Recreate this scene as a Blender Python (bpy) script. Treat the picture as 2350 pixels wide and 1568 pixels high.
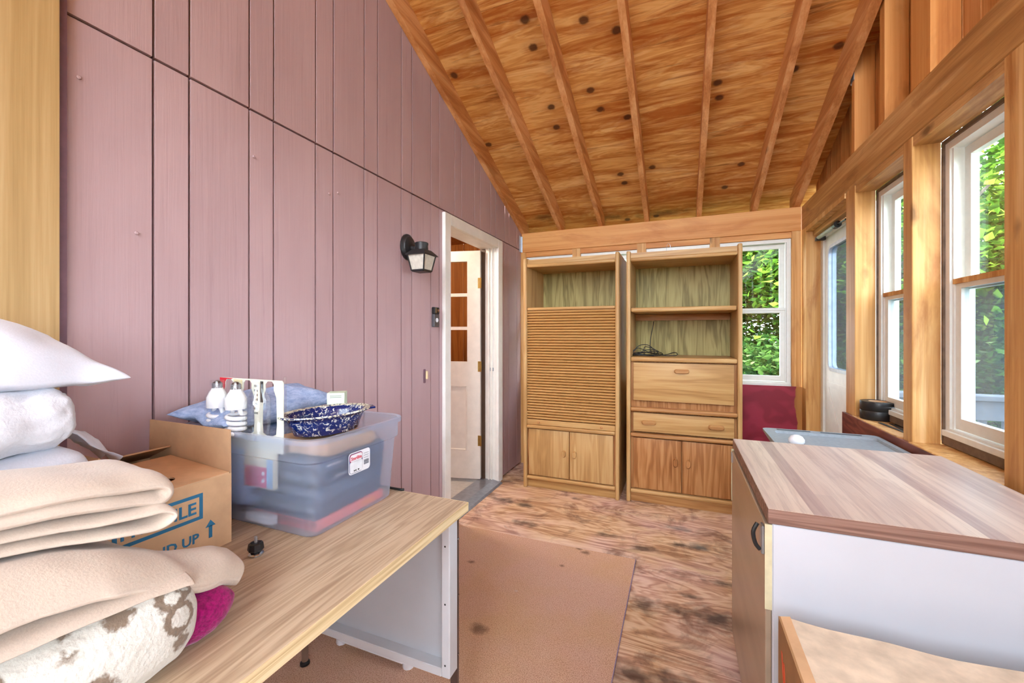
import bpy, bmesh, math, random
from mathutils import Vector, Matrix, noise as mnoise

for _o in list(bpy.data.objects):
    bpy.data.objects.remove(_o)
scene = bpy.context.scene
COL = scene.collection
R = math.radians
rnd = random.Random(7)

# ------------------------------------------------------------------ camera, world, sun, exposure
CAM_H, FPX, YAW, HORIZON = 1.28, 950.0, R(22.11), 767.0
cd = bpy.data.cameras.new('camera')
cam = bpy.data.objects.new('camera', cd)
COL.objects.link(cam)
cam.location = (0, 0, CAM_H)
cam.rotation_euler = (R(90), 0, YAW)
cd.sensor_width = 36.0
cd.lens = FPX / 2350 * 36.0
cd.shift_y = -(784 - HORIZON) / 2350
cd.clip_start = 0.02
scene.camera = cam

world = bpy.data.worlds.new('world')
scene.world = world
world.use_nodes = True
bg = world.node_tree.nodes['Background']
bg.inputs[0].default_value = (0.80, 0.90, 1.0, 1)
bg.inputs[1].default_value = 3.4

sd = bpy.data.lights.new('sun', 'SUN')
sd.energy = 5.0
sd.angle = R(1.5)
sd.color = (1.0, 0.94, 0.82)
sun = bpy.data.objects.new('sun', sd)
COL.objects.link(sun)
sun.rotation_euler = Vector((-0.50, -0.22, 0.84)).to_track_quat('Z', 'Y').to_euler()

vs = scene.view_settings
vs.view_transform = 'Standard'
vs.look = 'None'
vs.gamma = 1.0
vs.use_curve_mapping = False
vs.exposure = 2.2
cy = scene.cycles
cy.max_bounces = 6
cy.diffuse_bounces = 5
cy.glossy_bounces = 3
cy.transparent_max_bounces = 14
cy.use_adaptive_sampling = True
cy.adaptive_threshold = 0.05
cy.adaptive_min_samples = 20
cy.sample_clamp_indirect = 6.0

# ------------------------------------------------------------------ pixel helpers (directions only)
SN, CS = math.sin(YAW), math.cos(YAW)
def pdir(px, py):
    r, u = (px - 1175) / FPX, (HORIZON - py) / FPX
    return Vector((-SN + r * CS, CS + r * SN, u))
def pz(px, py, z):
    d = pdir(px, py); t = (z - CAM_H) / d.z
    return Vector((0, 0, CAM_H)) + d * t
def proof(px, py):
    d = pdir(px, py)
    y = (2.43 + 0.39 * 3.85 - CAM_H) / (d.z / d.y + 0.39)
    return Vector((d.x / d.y * y, y, 0))

# ------------------------------------------------------------------ room constants (metres)
XL, XR, YF, YB = -1.471, 0.88, 3.85, -3.0
ZB0, ZB1, SL = 2.09, 2.278, 0.39
zr = lambda y: ZB1 - SL * (y - YF)            # underside of rafters
zp = lambda y: zr(y) + 0.152                  # underside of sheathing

# ------------------------------------------------------------------ material helpers
def C(r, g, b):
    f = lambda c: (c / 255) / 12.92 if c / 255 <= 0.04045 else ((c / 255 + 0.055) / 1.055) ** 2.4
    return (f(r), f(g), f(b), 1.0)

class Mat:
    def __init__(s, name):
        s.m = bpy.data.materials.new(name); s.m.use_nodes = True
        s.nt = s.m.node_tree; s.b = s.nt.nodes['Principled BSDF']
        s._tc = None
    def n(s, typ, ins=None, **props):
        nd = s.nt.nodes.new(typ)
        for k, v in props.items(): setattr(nd, k, v)
        for k, v in (ins or {}).items(): s.put(nd.inputs[k], v)
        return nd
    def put(s, sock, v):
        if isinstance(v, bpy.types.NodeSocket): s.nt.links.new(v, sock)
        else: sock.default_value = v
    def tc(s, rand=False):
        if s._tc is None: s._tc = s.n('ShaderNodeTexCoord')
        v = s._tc.outputs['Object']
        if rand:
            oi = s.n('ShaderNodeObjectInfo')
            k = s.n('ShaderNodeVectorMath', operation='SCALE')
            k.inputs[0].default_value = (31.7, 17.3, 23.9)
            s.nt.links.new(oi.outputs['Random'], k.inputs[3])
            v = s.n('ShaderNodeVectorMath', {0: v, 1: k.outputs[0]}, operation='ADD').outputs[0]
        return v
    def map(s, vec, scale=(1, 1, 1), loc=(0, 0, 0), rot=(0, 0, 0)):
        return s.n('ShaderNodeMapping', {0: vec, 1: loc, 2: rot, 3: scale}).outputs[0]
    def noise(s, vec, scale=1.0, detail=4.0, rough=0.55, dist=0.0):
        return s.n('ShaderNodeTexNoise', {'Vector': vec, 'Scale': scale, 'Detail': detail, 'Roughness': rough, 'Distortion': dist}).outputs[0]
    def math(s, op, a, b=None, c=None):
        nd = s.n('ShaderNodeMath', operation=op); s.put(nd.inputs[0], a)
        if b is not None: s.put(nd.inputs[1], b)
        if c is not None: s.put(nd.inputs[2], c)
        return nd.outputs[0]
    def rng(s, v, a, b, c=0.0, d=1.0):
        return s.n('ShaderNodeMapRange', {0: v, 1: a, 2: b, 3: c, 4: d}).outputs[0]
    def ramp(s, fac, stops):
        nd = s.n('ShaderNodeValToRGB', {0: fac}); e = nd.color_ramp.elements
        while len(e) < len(stops): e.new(0.5)
        for i, (p, c) in enumerate(stops): e[i].position = p; e[i].color = c
        return nd.outputs[0]
    def mix(s, fac, a, b, blend='MIX'):
        nd = s.n('ShaderNodeMix', data_type='RGBA', blend_type=blend)
        s.put(nd.inputs[0], fac); s.put(nd.inputs[6], a); s.put(nd.inputs[7], b)
        return nd.outputs[2]
    def xyz(s, vec):
        return s.n('ShaderNodeSeparateXYZ', {0: vec}).outputs
    def bump(s, h, strength=0.3, dist=0.01):
        s.put(s.b.inputs['Normal'], s.n('ShaderNodeBump', {'Height': h, 'Strength': strength, 'Distance': dist}).outputs[0])
    def spots(s, vec, lst, wob=0.35, wscale=14.0, edge=0.45):
        """lst of (x, y, rx, ry): soft blobs of stain or knot with their own place on the sheet."""
        wn = s.n('ShaderNodeTexNoise', {'Vector': vec, 'Scale': wscale, 'Detail': 4.0}).outputs[0]
        wn = s.math('MULTIPLY', s.math('SUBTRACT', wn, 0.5), wob * 4)
        acc = None
        for (x, y, rx, ry) in lst:
            m = s.n('ShaderNodeMapping', {0: vec, 1: (-x / rx, -y / ry, 0), 3: (1 / rx, 1 / ry, 0)})
            ln = s.n('ShaderNodeVectorMath', {0: m.outputs[0]}, operation='LENGTH').outputs['Value']
            v = s.rng(s.math('ADD', ln, wn), 1.0, edge, 0, 1)
            acc = v if acc is None else s.math('MAXIMUM', acc, v)
        return acc
    def done(s, col=None, rough=0.6, spec=None, metal=None):
        if col is not None: s.put(s.b.inputs['Base Color'], col)
        s.put(s.b.inputs['Roughness'], rough)
        if spec is not None: s.put(s.b.inputs['Specular IOR Level'], spec)
        if metal is not None: s.put(s.b.inputs['Metallic'], metal)
        return s.m

def plain(name, c, rough=0.5, metal=None, var=0.06, vs_=30.0, bump=0.0, spec=None):
    """one colour with faint mottling and fine relief"""
    s = Mat(name); v = s.tc(True)
    f = s.noise(v, vs_, 5)
    dk = tuple(x * (1 - var * 2.5) for x in c[:3]) + (1,)
    lt = tuple(min(1, x * (1 + var * 1.5)) for x in c[:3]) + (1,)
    if bump: s.bump(s.noise(v, vs_ * 4, 3), bump, 0.004)
    return s.done(s.ramp(f, [(0.3, dk), (0.7, lt)]), rough, spec, metal)

def wood(name, dark, mid, light, axis=2, across=9.0, along=0.7, ring=14.0, rough=0.5, knots=0.0, bump=0.12, sat=1.0, spec=0.3, ringw=0.28, stain=0.0, stain_c=None):
    s = Mat(name); v = s.tc(True)
    sc = [across] * 3; sc[axis] = along
    a = s.map(v, tuple(sc))
    low = s.noise(a, 1.0, 3, 0.5, 0.5)
    ringv = s.math('MULTIPLY_ADD', s.math('SINE', s.math('MULTIPLY', low, ring * 4)), 0.5, 0.5)
    sf = [across * 9] * 3; sf[axis] = along * 4
    fine = s.noise(s.map(v, tuple(sf)), 1.0, 6, 0.6)
    f = s.math('ADD', s.math('MULTIPLY', low, 0.62 - ringw), s.math('ADD', s.math('MULTIPLY', ringv, ringw), s.math('MULTIPLY', fine, 0.42)))
    col = s.ramp(f, [(0.26, dark), (0.5, mid), (0.74, light)])
    if knots:
        sk = [5.0] * 3; sk[axis] = 1.9
        vo = s.n('ShaderNodeTexVoronoi', {'Vector': s.map(v, tuple(sk)), 'Scale': 1.0}).outputs[0]
        k = s.rng(s.math('ADD', vo, s.math('MULTIPLY', s.noise(v, 20, 2), 0.08)), 0.16, 0.08)
        col = s.mix(s.math('MULTIPLY', k, knots), col, tuple(x * 0.35 for x in dark[:3]) + (1,))
    if stain:
        ss = [7.0] * 3; ss[axis] = 1.6
        b_ = s.noise(s.map(v, tuple(ss), (5, 2, 8)), 1.0, 5, 0.62, 0.8)
        col = s.mix(s.math('MULTIPLY', s.rng(b_, 0.52, 0.68), stain), col, stain_c or tuple(x * 0.45 for x in dark[:3]) + (1,))
    s.bump(fine, bump, 0.004)
    return s.done(col, rough, spec)

# ------------------------------------------------------------------ geometry helpers
class MB:
    def __init__(s): s.v, s.f = [], []
    def add(s, vs, fs):
        o = len(s.v); s.v += [Vector(p) for p in vs]; s.f += [[i + o for i in f] for f in fs]; return s
    def box(s, x0, x1, y0, y1, z0, z1, bev=0.0, seg=1):
        if bev <= 0:
            vs = [(x, y, z) for x in (x0, x1) for y in (y0, y1) for z in (z0, z1)]
            return s.add(vs, [(0, 1, 3, 2), (4, 6, 7, 5), (0, 4, 5, 1), (2, 3, 7, 6), (0, 2, 6, 4), (1, 5, 7, 3)])
        bm = bmesh.new(); bmesh.ops.create_cube(bm, size=1)
        for v in bm.verts:
            v.co = Vector(((x0 + x1) / 2 + v.co.x * (x1 - x0), (y0 + y1) / 2 + v.co.y * (y1 - y0), (z0 + z1) / 2 + v.co.z * (z1 - z0)))
        bmesh.ops.bevel(bm, geom=bm.edges[:], offset=bev, segments=seg, affect='EDGES', profile=0.6)
        s.bm(bm); return s
    def bm(s, bm):
        bm.verts.index_update()
        s.add([v.co.copy() for v in bm.verts], [[v.index for v in f.verts] for f in bm.faces]); bm.free(); return s
    def prism(s, poly, axis, a, b):
        """poly of 2-D points in the other two axes (in order), extruded from a to b along axis"""
        n = len(poly)
        def P(p, t):
            q = list(p); q.insert(axis, t); return tuple(q)
        vs = [P(p, a) for p in poly] + [P(p, b) for p in poly]
        fs = [list(range(n))[::-1], list(range(n, 2 * n))] + [(i, (i + 1) % n, n + (i + 1) % n, n + i) for i in range(n)]
        return s.add(vs, fs)
    def tube(s, pts, rad, seg=8, closed=False):
        pts = [Vector(p) for p in pts]; n = len(pts); vs = []; up = None
        for i, p in enumerate(pts):
            a = pts[(i - 1) % n] if (i or closed) else pts[0]
            b = pts[(i + 1) % n] if (i < n - 1 or closed) else pts[-1]
            t = (b - a).normalized()
            if up is None: up = t.orthogonal().normalized()
            up = (up - t * up.dot(t)).normalized(); w = t.cross(up)
            r = rad[i] if isinstance(rad, (list, tuple)) else rad
            vs += [p + (up * math.cos(2 * math.pi * k / seg) + w * math.sin(2 * math.pi * k / seg)) * r for k in range(seg)]
        fs = []
        for i in range(n if closed else n - 1):
            j = (i + 1) % n
            fs += [(i * seg + k, i * seg + (k + 1) % seg, j * seg + (k + 1) % seg, j * seg + k) for k in range(seg)]
        if not closed: fs += [list(range(seg))[::-1], [(n - 1) * seg + k for k in range(seg)]]
        return s.add(vs, fs)
    def lathe(s, prof, c=(0, 0, 0), seg=24, axis=2, sx=1.0, sy=1.0):
        """prof of (radius, height)"""
        vs = []
        for (r, h) in prof:
            for k in range(seg):
                a = 2 * math.pi * k / seg
                q = [r * math.cos(a) * sx, r * math.sin(a) * sy]; q.insert(axis, h)
                vs.append((q[0] + c[0], q[1] + c[1], q[2] + c[2]))
        n = len(prof); fs = []
        for i in range(n - 1):
            fs += [(i * seg + k, i * seg + (k + 1) % seg, (i + 1) * seg + (k + 1) % seg, (i + 1) * seg + k) for k in range(seg)]
        fs += [list(range(seg))[::-1], [(n - 1) * seg + k for k in range(seg)]]
        return s.add(vs, fs)
    def rounded(s, c, half, r, n=16, fn=None):
        """soft slab: box with rounded edges, subdivided; fn(Vector) -> Vector deforms it"""
        key, vs, fs = {}, [], []
        def idx(p):
            k = tuple(round(x, 5) for x in p)
            if k not in key:
                key[k] = len(vs)
                q = Vector([p[i] * half[i] for i in range(3)])
                inn = Vector([max(-(half[i] - r), min(half[i] - r, q[i])) for i in range(3)])
                d = q - inn
                q = inn + (d.normalized() * r if d.length > 1e-9 else d)
                q = q + Vector(c)
                vs.append(fn(q) if fn else q)
            return key[k]
        st = [math.sin(math.pi / 2 * (-1 + 2 * i / n)) for i in range(n + 1)]
        for ax in range(3):
            for sg in (-1, 1):
                for i in range(n):
                    for j in range(n):
                        q = []
                        for (a, b) in ((i, j), (i + 1, j), (i + 1, j + 1), (i, j + 1)):
                            p = [st[a], st[b]]; p.insert(ax, sg); q.append(idx(p))
                        fs.append(q if (sg > 0) != (ax == 1) else q[::-1])
        return s.add(vs, fs)
    def move(s, M):
        s.v = [M @ p for p in s.v]; return s
    def build(s, name, mat, parent=None, smooth=False, local=False, origin=None):
        vs = s.v
        if parent is not None:
            o0 = Vector((0, 0, 0)) if local else ORG.get(parent.name, Vector((0, 0, 0)))
        elif origin is not None: o0 = Vector(origin)
        else:
            xs = [p.x for p in vs]; ys = [p.y for p in vs]; zs = [p.z for p in vs]
            o0 = Vector(((min(xs) + max(xs)) / 2, (min(ys) + max(ys)) / 2, min(zs)))
        me = bpy.data.meshes.new(name)
        me.from_pydata([tuple(p - o0) for p in vs], [], s.f); me.update()
        bm = bmesh.new(); bm.from_mesh(me); bmesh.ops.recalc_face_normals(bm, faces=bm.faces[:]); bm.to_mesh(me); bm.free()
        if smooth:
            for p in me.polygons: p.use_smooth = True
            if smooth != 'all' and hasattr(me, 'set_sharp_from_angle'): me.set_sharp_from_angle(angle=R(40))
        o = bpy.data.objects.new(name, me); COL.objects.link(o); me.materials.append(mat)
        if parent is not None: o.parent = parent
        else: o.location = o0
        ORG[o.name] = o0
        return o
ORG = {}

def tag(o, label, cat, group=None, kind=None):
    o['label'] = label; o['category'] = cat
    if group: o['group'] = group
    if kind: o['kind'] = kind
    return o
def thing(name, label, cat, loc=(0, 0, 0), rotz=0.0, group=None, kind=None):
    o = bpy.data.objects.new(name, None); COL.objects.link(o); o.empty_display_size = 0.05
    o.location = loc; o.rotation_euler = (0, 0, rotz); ORG[o.name] = Vector(loc)
    return tag(o, label, cat, group, kind)
def struct(name, label, cat): return thing(name, label, cat, kind='structure')
def share(src, name, parent, loc):
    o = bpy.data.objects.new(name, src.data); COL.objects.link(o); o.parent = parent; o.location = loc
    ORG[o.name] = Vector(loc); return o
def text_mb(body, size, depth=0.0006, bold=0.0):
    cu = bpy.data.curves.new('t', 'FONT'); cu.body = body; cu.size = size; cu.extrude = depth / 2; cu.offset = bold; cu.resolution_u = 2
    ob = bpy.data.objects.new('t', cu); COL.objects.link(ob)
    dg = bpy.context.evaluated_depsgraph_get()
    me = bpy.data.meshes.new_from_object(ob.evaluated_get(dg))
    mb = MB().add([v.co.copy() for v in me.vertices], [list(p.vertices) for p in me.polygons])
    bpy.data.objects.remove(ob); bpy.data.curves.remove(cu); bpy.data.meshes.remove(me)
    return mb
def catmull(pts, k=6):
    P = [Vector(p) for p in pts]; out = []
    for i in range(len(P) - 1):
        a, b, c, d = P[max(i - 1, 0)], P[i], P[i + 1], P[min(i + 2, len(P) - 1)]
        for j in range(k):
            t = j / k
            out.append(0.5 * ((2 * b) + (c - a) * t + (2 * a - 5 * b + 4 * c - d) * t * t + (3 * b - a - 3 * c + d) * t ** 3))
    out.append(P[-1]); return out
def wob(p, f=6.0, a=0.01, seed=0.0):
    q = Vector((p.x * f + seed, p.y * f - seed, p.z * f + 2 * seed))
    return Vector((mnoise.noise(q), mnoise.noise(q + Vector((9, 3, 5))), mnoise.noise(q + Vector((-4, 8, 1))))) * a

# ================================================================== MATERIALS
# mauve painted siding: brush grain, slightly browner towards the top sheets where it has weathered
def siding_mat():
    s = Mat('mauve_siding'); v = s.tc(True)
    g = s.noise(s.map(v, (60, 60, 1.6)), 1.0, 6, 0.65, 0.4)
    lo = s.noise(s.map(v, (3, 3, 1.2)), 1.0, 3)
    col = s.ramp(lo, [(0.3, C(178, 150, 153)), (0.7, C(190, 162, 164))])
    col = s.mix(s.math('MULTIPLY', s.rng(g, 0.42, 0.25), 0.4), col, C(148, 116, 120))
    col = s.mix(s.math('MULTIPLY', s.rng(g, 0.62, 0.8), 0.3), col, C(212, 184, 180))
    s.bump(g, 0.25, 0.004)
    return s.done(col, 0.62, 0.25)
M_SIDE = siding_mat()
M_PURPLE_DK = plain('purple_trim_paint', C(112, 80, 92), 0.6)
M_PANEL = wood('wall_panelling', C(160, 128, 80), C(184, 152, 102), C(202, 172, 126), 2, 18, 0.8, 3, 0.45, 0, 0.08, ringw=0.12)
M_RAFT = wood('rafter_wood', C(172, 104, 54), C(212, 148, 90), C(232, 178, 124), 1, 14, 0.6, 3, 0.55, 0.6, 0.12, ringw=0.12, stain=0.55, stain_c=C(150, 78, 34))
M_BEAMX = wood('beam_wood_x', C(180, 112, 54), C(208, 142, 76), C(224, 166, 102), 0, 12, 0.6, 3, 0.5, 0.6, 0.1, ringw=0.14, stain=0.5, stain_c=C(170, 92, 36))
M_BEAMY = wood('beam_wood_y', C(152, 104, 56), C(190, 140, 84), C(218, 174, 118), 1, 13, 0.55, 5, 0.5, 0.8, 0.1, ringw=0.2, stain=0.6, stain_c=C(124, 74, 40))
M_STUD = wood('stud_wood', C(172, 116, 58), C(206, 154, 92), C(226, 184, 128), 2, 13, 0.5, 5, 0.5, 0.85, 0.1, ringw=0.2, stain=0.6, stain_c=C(150, 84, 36))
M_GSTUD = wood('gable_stud_wood', C(176, 106, 48), C(206, 138, 72), C(220, 160, 96), 2, 13, 0.5, 4, 0.5, 0.6, 0.1, ringw=0.16, stain=0.5, stain_c=C(150, 84, 36))
M_GABLE = wood('gable_board', C(152, 94, 46), C(186, 124, 68), C(206, 148, 92), 2, 12, 0.6, 4, 0.55, 0.5, 0.12)
M_OAK = wood('oak_light', C(160, 120, 72), C(188, 148, 96), C(206, 172, 120), 2, 13, 0.9, 7, 0.4, 0, 0.08, ringw=0.2)
M_SLAT = wood('oak_slat', C(172, 128, 74), C(186, 142, 86), C(198, 156, 102), 0, 4, 0.5, 2, 0.42, 0, 0.03, ringw=0.06)
M_OAKX = wood('oak_light_x', C(158, 116, 68), C(186, 144, 90), C(204, 168, 114), 0, 13, 0.9, 7, 0.4, 0, 0.08, ringw=0.2)
M_OAK2 = wood('oak_reddish', C(136, 86, 44), C(170, 116, 68), C(190, 140, 90), 2, 13, 0.9, 9, 0.4, 0, 0.08)
M_OAK2X = wood('oak_reddish_x', C(146, 98, 54), C(176, 126, 76), C(196, 152, 100), 0, 13, 0.9, 8, 0.4, 0, 0.08, ringw=0.2)
M_BACKP = wood('green_lit_oak_back', C(110, 98, 54), C(152, 138, 82), C(176, 162, 104), 2, 14, 1.1, 9, 0.5, 0, 0.05)  # olive cast of green light painted into the oak colour
M_DESK = wood('desk_laminate', C(150, 124, 100), C(184, 160, 132), C(202, 180, 154), 1, 20, 1.5, 12, 0.38, 0, 0.03, ringw=0.22)
M_DESKE = wood('desk_edge', C(186, 158, 114), C(216, 194, 150), C(230, 212, 172), 1, 40, 1.0, 6, 0.42, 0, 0.04)
M_CARD = plain('cardboard', C(208, 168, 128), 0.8, var=0.05, vs_=18, bump=0.08)
M_CARD_IN = plain('cardboard_inside', C(190, 150, 114), 0.85, var=0.06, vs_=14, bump=0.08)
M_BLUE_INK = plain('blue_ink', C(38, 112, 150), 0.7)
M_WHITE = plain('white_paint', C(226, 222, 214), 0.45, var=0.03, vs_=12)
M_WHITED = plain('white_weathered', C(232, 230, 224), 0.5, var=0.03, vs_=9)
M_VINYL = plain('white_vinyl', C(226, 226, 220), 0.35, var=0.02)
M_CASE = plain('weathered_casing', C(112, 92, 76), 0.7, var=0.15, vs_=22)
M_METGREY = plain('grey_enamel', C(196, 200, 206), 0.4, var=0.02, vs_=8)
M_BLACK = plain('black_metal', C(34, 34, 36), 0.45)
M_BLACKP = plain('black_plastic', C(22, 23, 26), 0.4)
M_CHROME = plain('chrome', C(190, 192, 196), 0.22, metal=1.0, var=0.02)
M_STEEL = plain('galvanised', C(172, 178, 186), 0.35, metal=0.8)
M_BRASS = plain('brass', C(190, 158, 92), 0.3, metal=0.9)
M_BROWNMET = plain('dark_brown_leg', C(86, 70, 66), 0.35, metal=0.3)
M_WHITEP = plain('white_plastic', C(224, 226, 232), 0.4, var=0.02)
M_GREYP = plain('grey_plastic', C(134, 142, 150), 0.5, var=0.05, vs_=60, bump=0.1)
M_GREYPD = plain('grey_plastic_slot_shade', C(70, 78, 88), 0.5)
M_THRESH = plain('threshold_metal', C(150, 156, 166), 0.35, metal=0.6)
M_VFLOOR = plain('grey_vinyl', C(190, 190, 186), 0.5, var=0.05)
M_SIENNA = wood('hall_panelling', C(120, 66, 22), C(156, 92, 36), C(176, 112, 52), 2, 9, 0.6, 8, 0.45)

def ply_ceiling():
    s = Mat('ceiling_plywood'); v = s.tc()
    a = s.map(v, (1.1, 9.0, 0.1))
    low = s.noise(a, 1.0, 4, 0.55, 0.9)
    rings = s.math('MULTIPLY_ADD', s.math('SINE', s.math('MULTIPLY', low, 62.0)), 0.5, 0.5)
    streak = s.noise(s.map(v, (1.6, 15, 0.1), (3, 1, 0)), 1.0, 7, 0.68, 0.6)
    patch = s.noise(s.map(v, (1.2, 1.6, 0.1)), 1.0, 3)
    col = s.ramp(s.math('ADD', s.math('MULTIPLY', low, 0.8), s.math('MULTIPLY', rings, 0.16)), [(0.3, C(196, 130, 62)), (0.5, C(222, 164, 92)), (0.68, C(236, 190, 124))])
    col = s.mix(s.math('MULTIPLY', s.rng(s.math('ADD', streak, s.math('MULTIPLY', patch, 0.35)), 0.62, 0.80), 0.85), col, C(168, 86, 24))
    col = s.mix(s.math('MULTIPLY', s.rng(s.noise(s.map(v, (2.2, 30, 0.1)), 1.0, 6, 0.7), 0.60, 0.72), 0.7), col, C(116, 62, 26))
    K = [(1205, 45), (1223, 109), (1340, 46), (1415, 69), (1042, 173), (1355, 207), (1378, 251), (1265, 246), (1277, 292), (1440, 269), (1121, 332),
         (1647, 190), (1651, 224), (1497, 384), (1424, 400), (1433, 420), (1701, 377), (1663, 430), (1506, 496), (1822, 159), (1440, 504), (1925, 105)]
    lst = []
    for i, (x, y) in enumerate(K):
        q = proof(x, y); rr = 0.027 if i < 4 else 0.025
        lst.append((q.x, q.y, rr * 1.25, rr))
    halo = s.spots(v, [(x, y, a_ * 2.6, b_ * 2.2) for (x, y, a_, b_) in lst], 0.25, 16, 0.2)
    col = s.mix(s.math('MULTIPLY', halo, 0.4), col, C(140, 66, 20))
    col = s.mix(s.math('MULTIPLY', s.spots(v, lst, 0.12, 40, 0.6), 0.85), col, C(74, 36, 18))
    dark_patch = [(proof(1250, 500).x, proof(1250, 500).y, 0.16, 0.07), (proof(1520, 490).x, proof(1520, 490).y, 0.3, 0.05), (proof(1400, 500).x, proof(1400, 500).y, 0.2, 0.05)]  # dark patches near the far edge of the sheathing
    col = s.mix(s.math('MULTIPLY', s.spots(v, dark_patch, 0.5, 18, 0.1), 0.5), col, C(52, 40, 22))
    s.bump(streak, 0.12, 0.004)
    return s.done(col, 0.6, 0.25)
M_PLYC = ply_ceiling()

def ply_floor():
    s = Mat('floor_plywood'); v = s.tc()
    a = s.map(v, (1.2, 5.6, 0.1))
    low = s.noise(a, 1.0, 4, 0.52, 1.2)
    rings = s.math('MULTIPLY_ADD', s.math('SINE', s.math('MULTIPLY', low, 58.0)), 0.5, 0.5)
    fine = s.noise(s.map(v, (5, 50, 0.1)), 1.0, 6, 0.65)
    blot = s.noise(v, 4.0, 6, 0.65, 0.8)
    tint = s.noise(v, 1.6, 3)
    f = s.math('ADD', s.math('MULTIPLY', rings, 0.22), s.math('ADD', s.math('MULTIPLY', fine, 0.48), s.math('MULTIPLY', low, 0.32)))
    col = s.ramp(f, [(0.25, C(134, 92, 66)), (0.46, C(198, 158, 122)), (0.68, C(226, 198, 164))])
    col = s.mix(s.rng(tint, 0.42, 0.62), col, s.ramp(f, [(0.25, C(132, 94, 88)), (0.46, C(202, 162, 148)), (0.68, C(228, 200, 186))]))
    col = s.mix(s.math('MULTIPLY', s.rng(blot, 0.52, 0.66), 0.7), col, C(104, 70, 58))
    dark = []
    for (x, y, a_, b_) in [(1155, 1148, 0.13, 0.05), (1120, 1135, 0.10, 0.06), (1205, 1160, 0.08, 0.04), (1322, 1145, 0.05, 0.025), (1205, 1200, 0.10, 0.05), (1480, 1390, 0.08, 0.06),
                           (1550, 1400, 0.06, 0.04), (1585, 1370, 0.05, 0.02), (1450, 1545, 0.14, 0.055), (1530, 1560, 0.12, 0.05), (1350, 1270, 0.06, 0.03), (1475, 1260, 0.10, 0.04), (1580, 1255, 0.14, 0.03),
                           (1660, 1340, 0.10, 0.03), (1640, 1420, 0.12, 0.06), (1400, 1230, 0.10, 0.03)]:
        q = pz(x, y, 0); dark.append((q.x, q.y, a_, b_))
    col = s.mix(s.math('MULTIPLY', s.spots(v, [(x, y, a_ * 1.25, b_ * 1.25) for (x, y, a_, b_) in dark], 0.5, 16, 0.1), 0.8), col, C(64, 50, 46))
    blue = [(pz(1555, 1213, 0).x, pz(1555, 1213, 0).y, 0.12, 0.05), (pz(1605, 1255, 0).x, pz(1605, 1255, 0).y, 0.10, 0.06)]
    col = s.mix(s.math('MULTIPLY', s.spots(v, blue, 0.5, 14, 0.0), 0.6), col, C(88, 108, 110))
    pale = [(pz(x, y, 0).x, pz(x, y, 0).y, a_, b_) for (x, y, a_, b_) in [(1470, 1213, 0.13, 0.04), (1420, 1175, 0.16, 0.02), (1480, 1270, 0.2, 0.03), (1600, 1310, 0.2, 0.03)]]
    col = s.mix(s.math('MULTIPLY', s.spots(v, pale, 0.4, 12, 0.3), 0.6), col, C(214, 186, 150))
    s.bump(rings, 0.12, 0.004)
    return s.done(col, 0.55, 0.3)
M_PLYF = ply_floor()

def carpet():
    s = Mat('tan_carpet'); v = s.tc()
    f = s.noise(v, 260.0, 4, 0.7); lo = s.noise(v, 2.2, 3)
    col = s.ramp(f, [(0.33, C(164, 116, 94)), (0.5, C(214, 174, 152)), (0.68, C(234, 198, 178))])
    col = s.mix(s.rng(lo, 0.4, 0.65), col, s.ramp(f, [(0.33, C(164, 118, 84)), (0.5, C(212, 172, 138)), (0.68, C(230, 194, 156))]))
    st = []
    for (x, y, r_) in [(1082, 1293, 0.028), (1098, 1448, 0.052), (1345, 1272, 0.035), (1290, 1302, 0.02), (1330, 1263, 0.025)]:
        q = pz(x, y, 0); st.append((q.x, q.y, r_, r_ * 0.8))
    col = s.mix(s.math('MULTIPLY', s.spots(v, st, 0.3, 30, 0.3), 0.62), col, C(74, 54, 44))
    q = pz(1185, 1360, 0)
    col = s.mix(s.math('MULTIPLY', s.spots(v, [(q.x, q.y, 0.012, 0.012)], 0.3, 60, 0.3), 0.5), col, C(206, 190, 184))
    s.bump(f, 0.7, 0.006)
    return s.done(col, 0.95, 0.05)
M_CARPET = carpet()

def red_panel():
    s = Mat('red_painted_plywood'); v = s.tc()
    w = s.n('ShaderNodeTexWave', {'Vector': s.map(v, (1, 1, 1)), 'Scale': 7.0, 'Distortion': 9.0, 'Detail': 2.0, 'Detail Scale': 0.6}, wave_type='RINGS').outputs[1]
    col = s.ramp(w, [(0.2, C(128, 22, 44)), (0.8, C(148, 34, 58))])
    x = s.xyz(v)[0]
    e = s.math('ADD', x, s.math('MULTIPLY', s.math('SUBTRACT', s.noise(v, 6.0, 3), 0.5), 0.10))
    bare = s.ramp(s.noise(s.map(v, (30, 30, 2)), 1.0, 4), [(0.3, C(150, 92, 36)), (0.7, C(188, 128, 62))])
    col = s.mix(s.rng(e, 0.838, 0.844), col, bare)
    s.bump(w, 0.06, 0.003)
    return s.done(col, 0.4)
M_RED = red_panel()
M_REDBROWN = wood('redbrown_plywood', C(84, 40, 34), C(116, 62, 52), C(134, 78, 64), 1, 8, 1.4, 10, 0.45)

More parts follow.
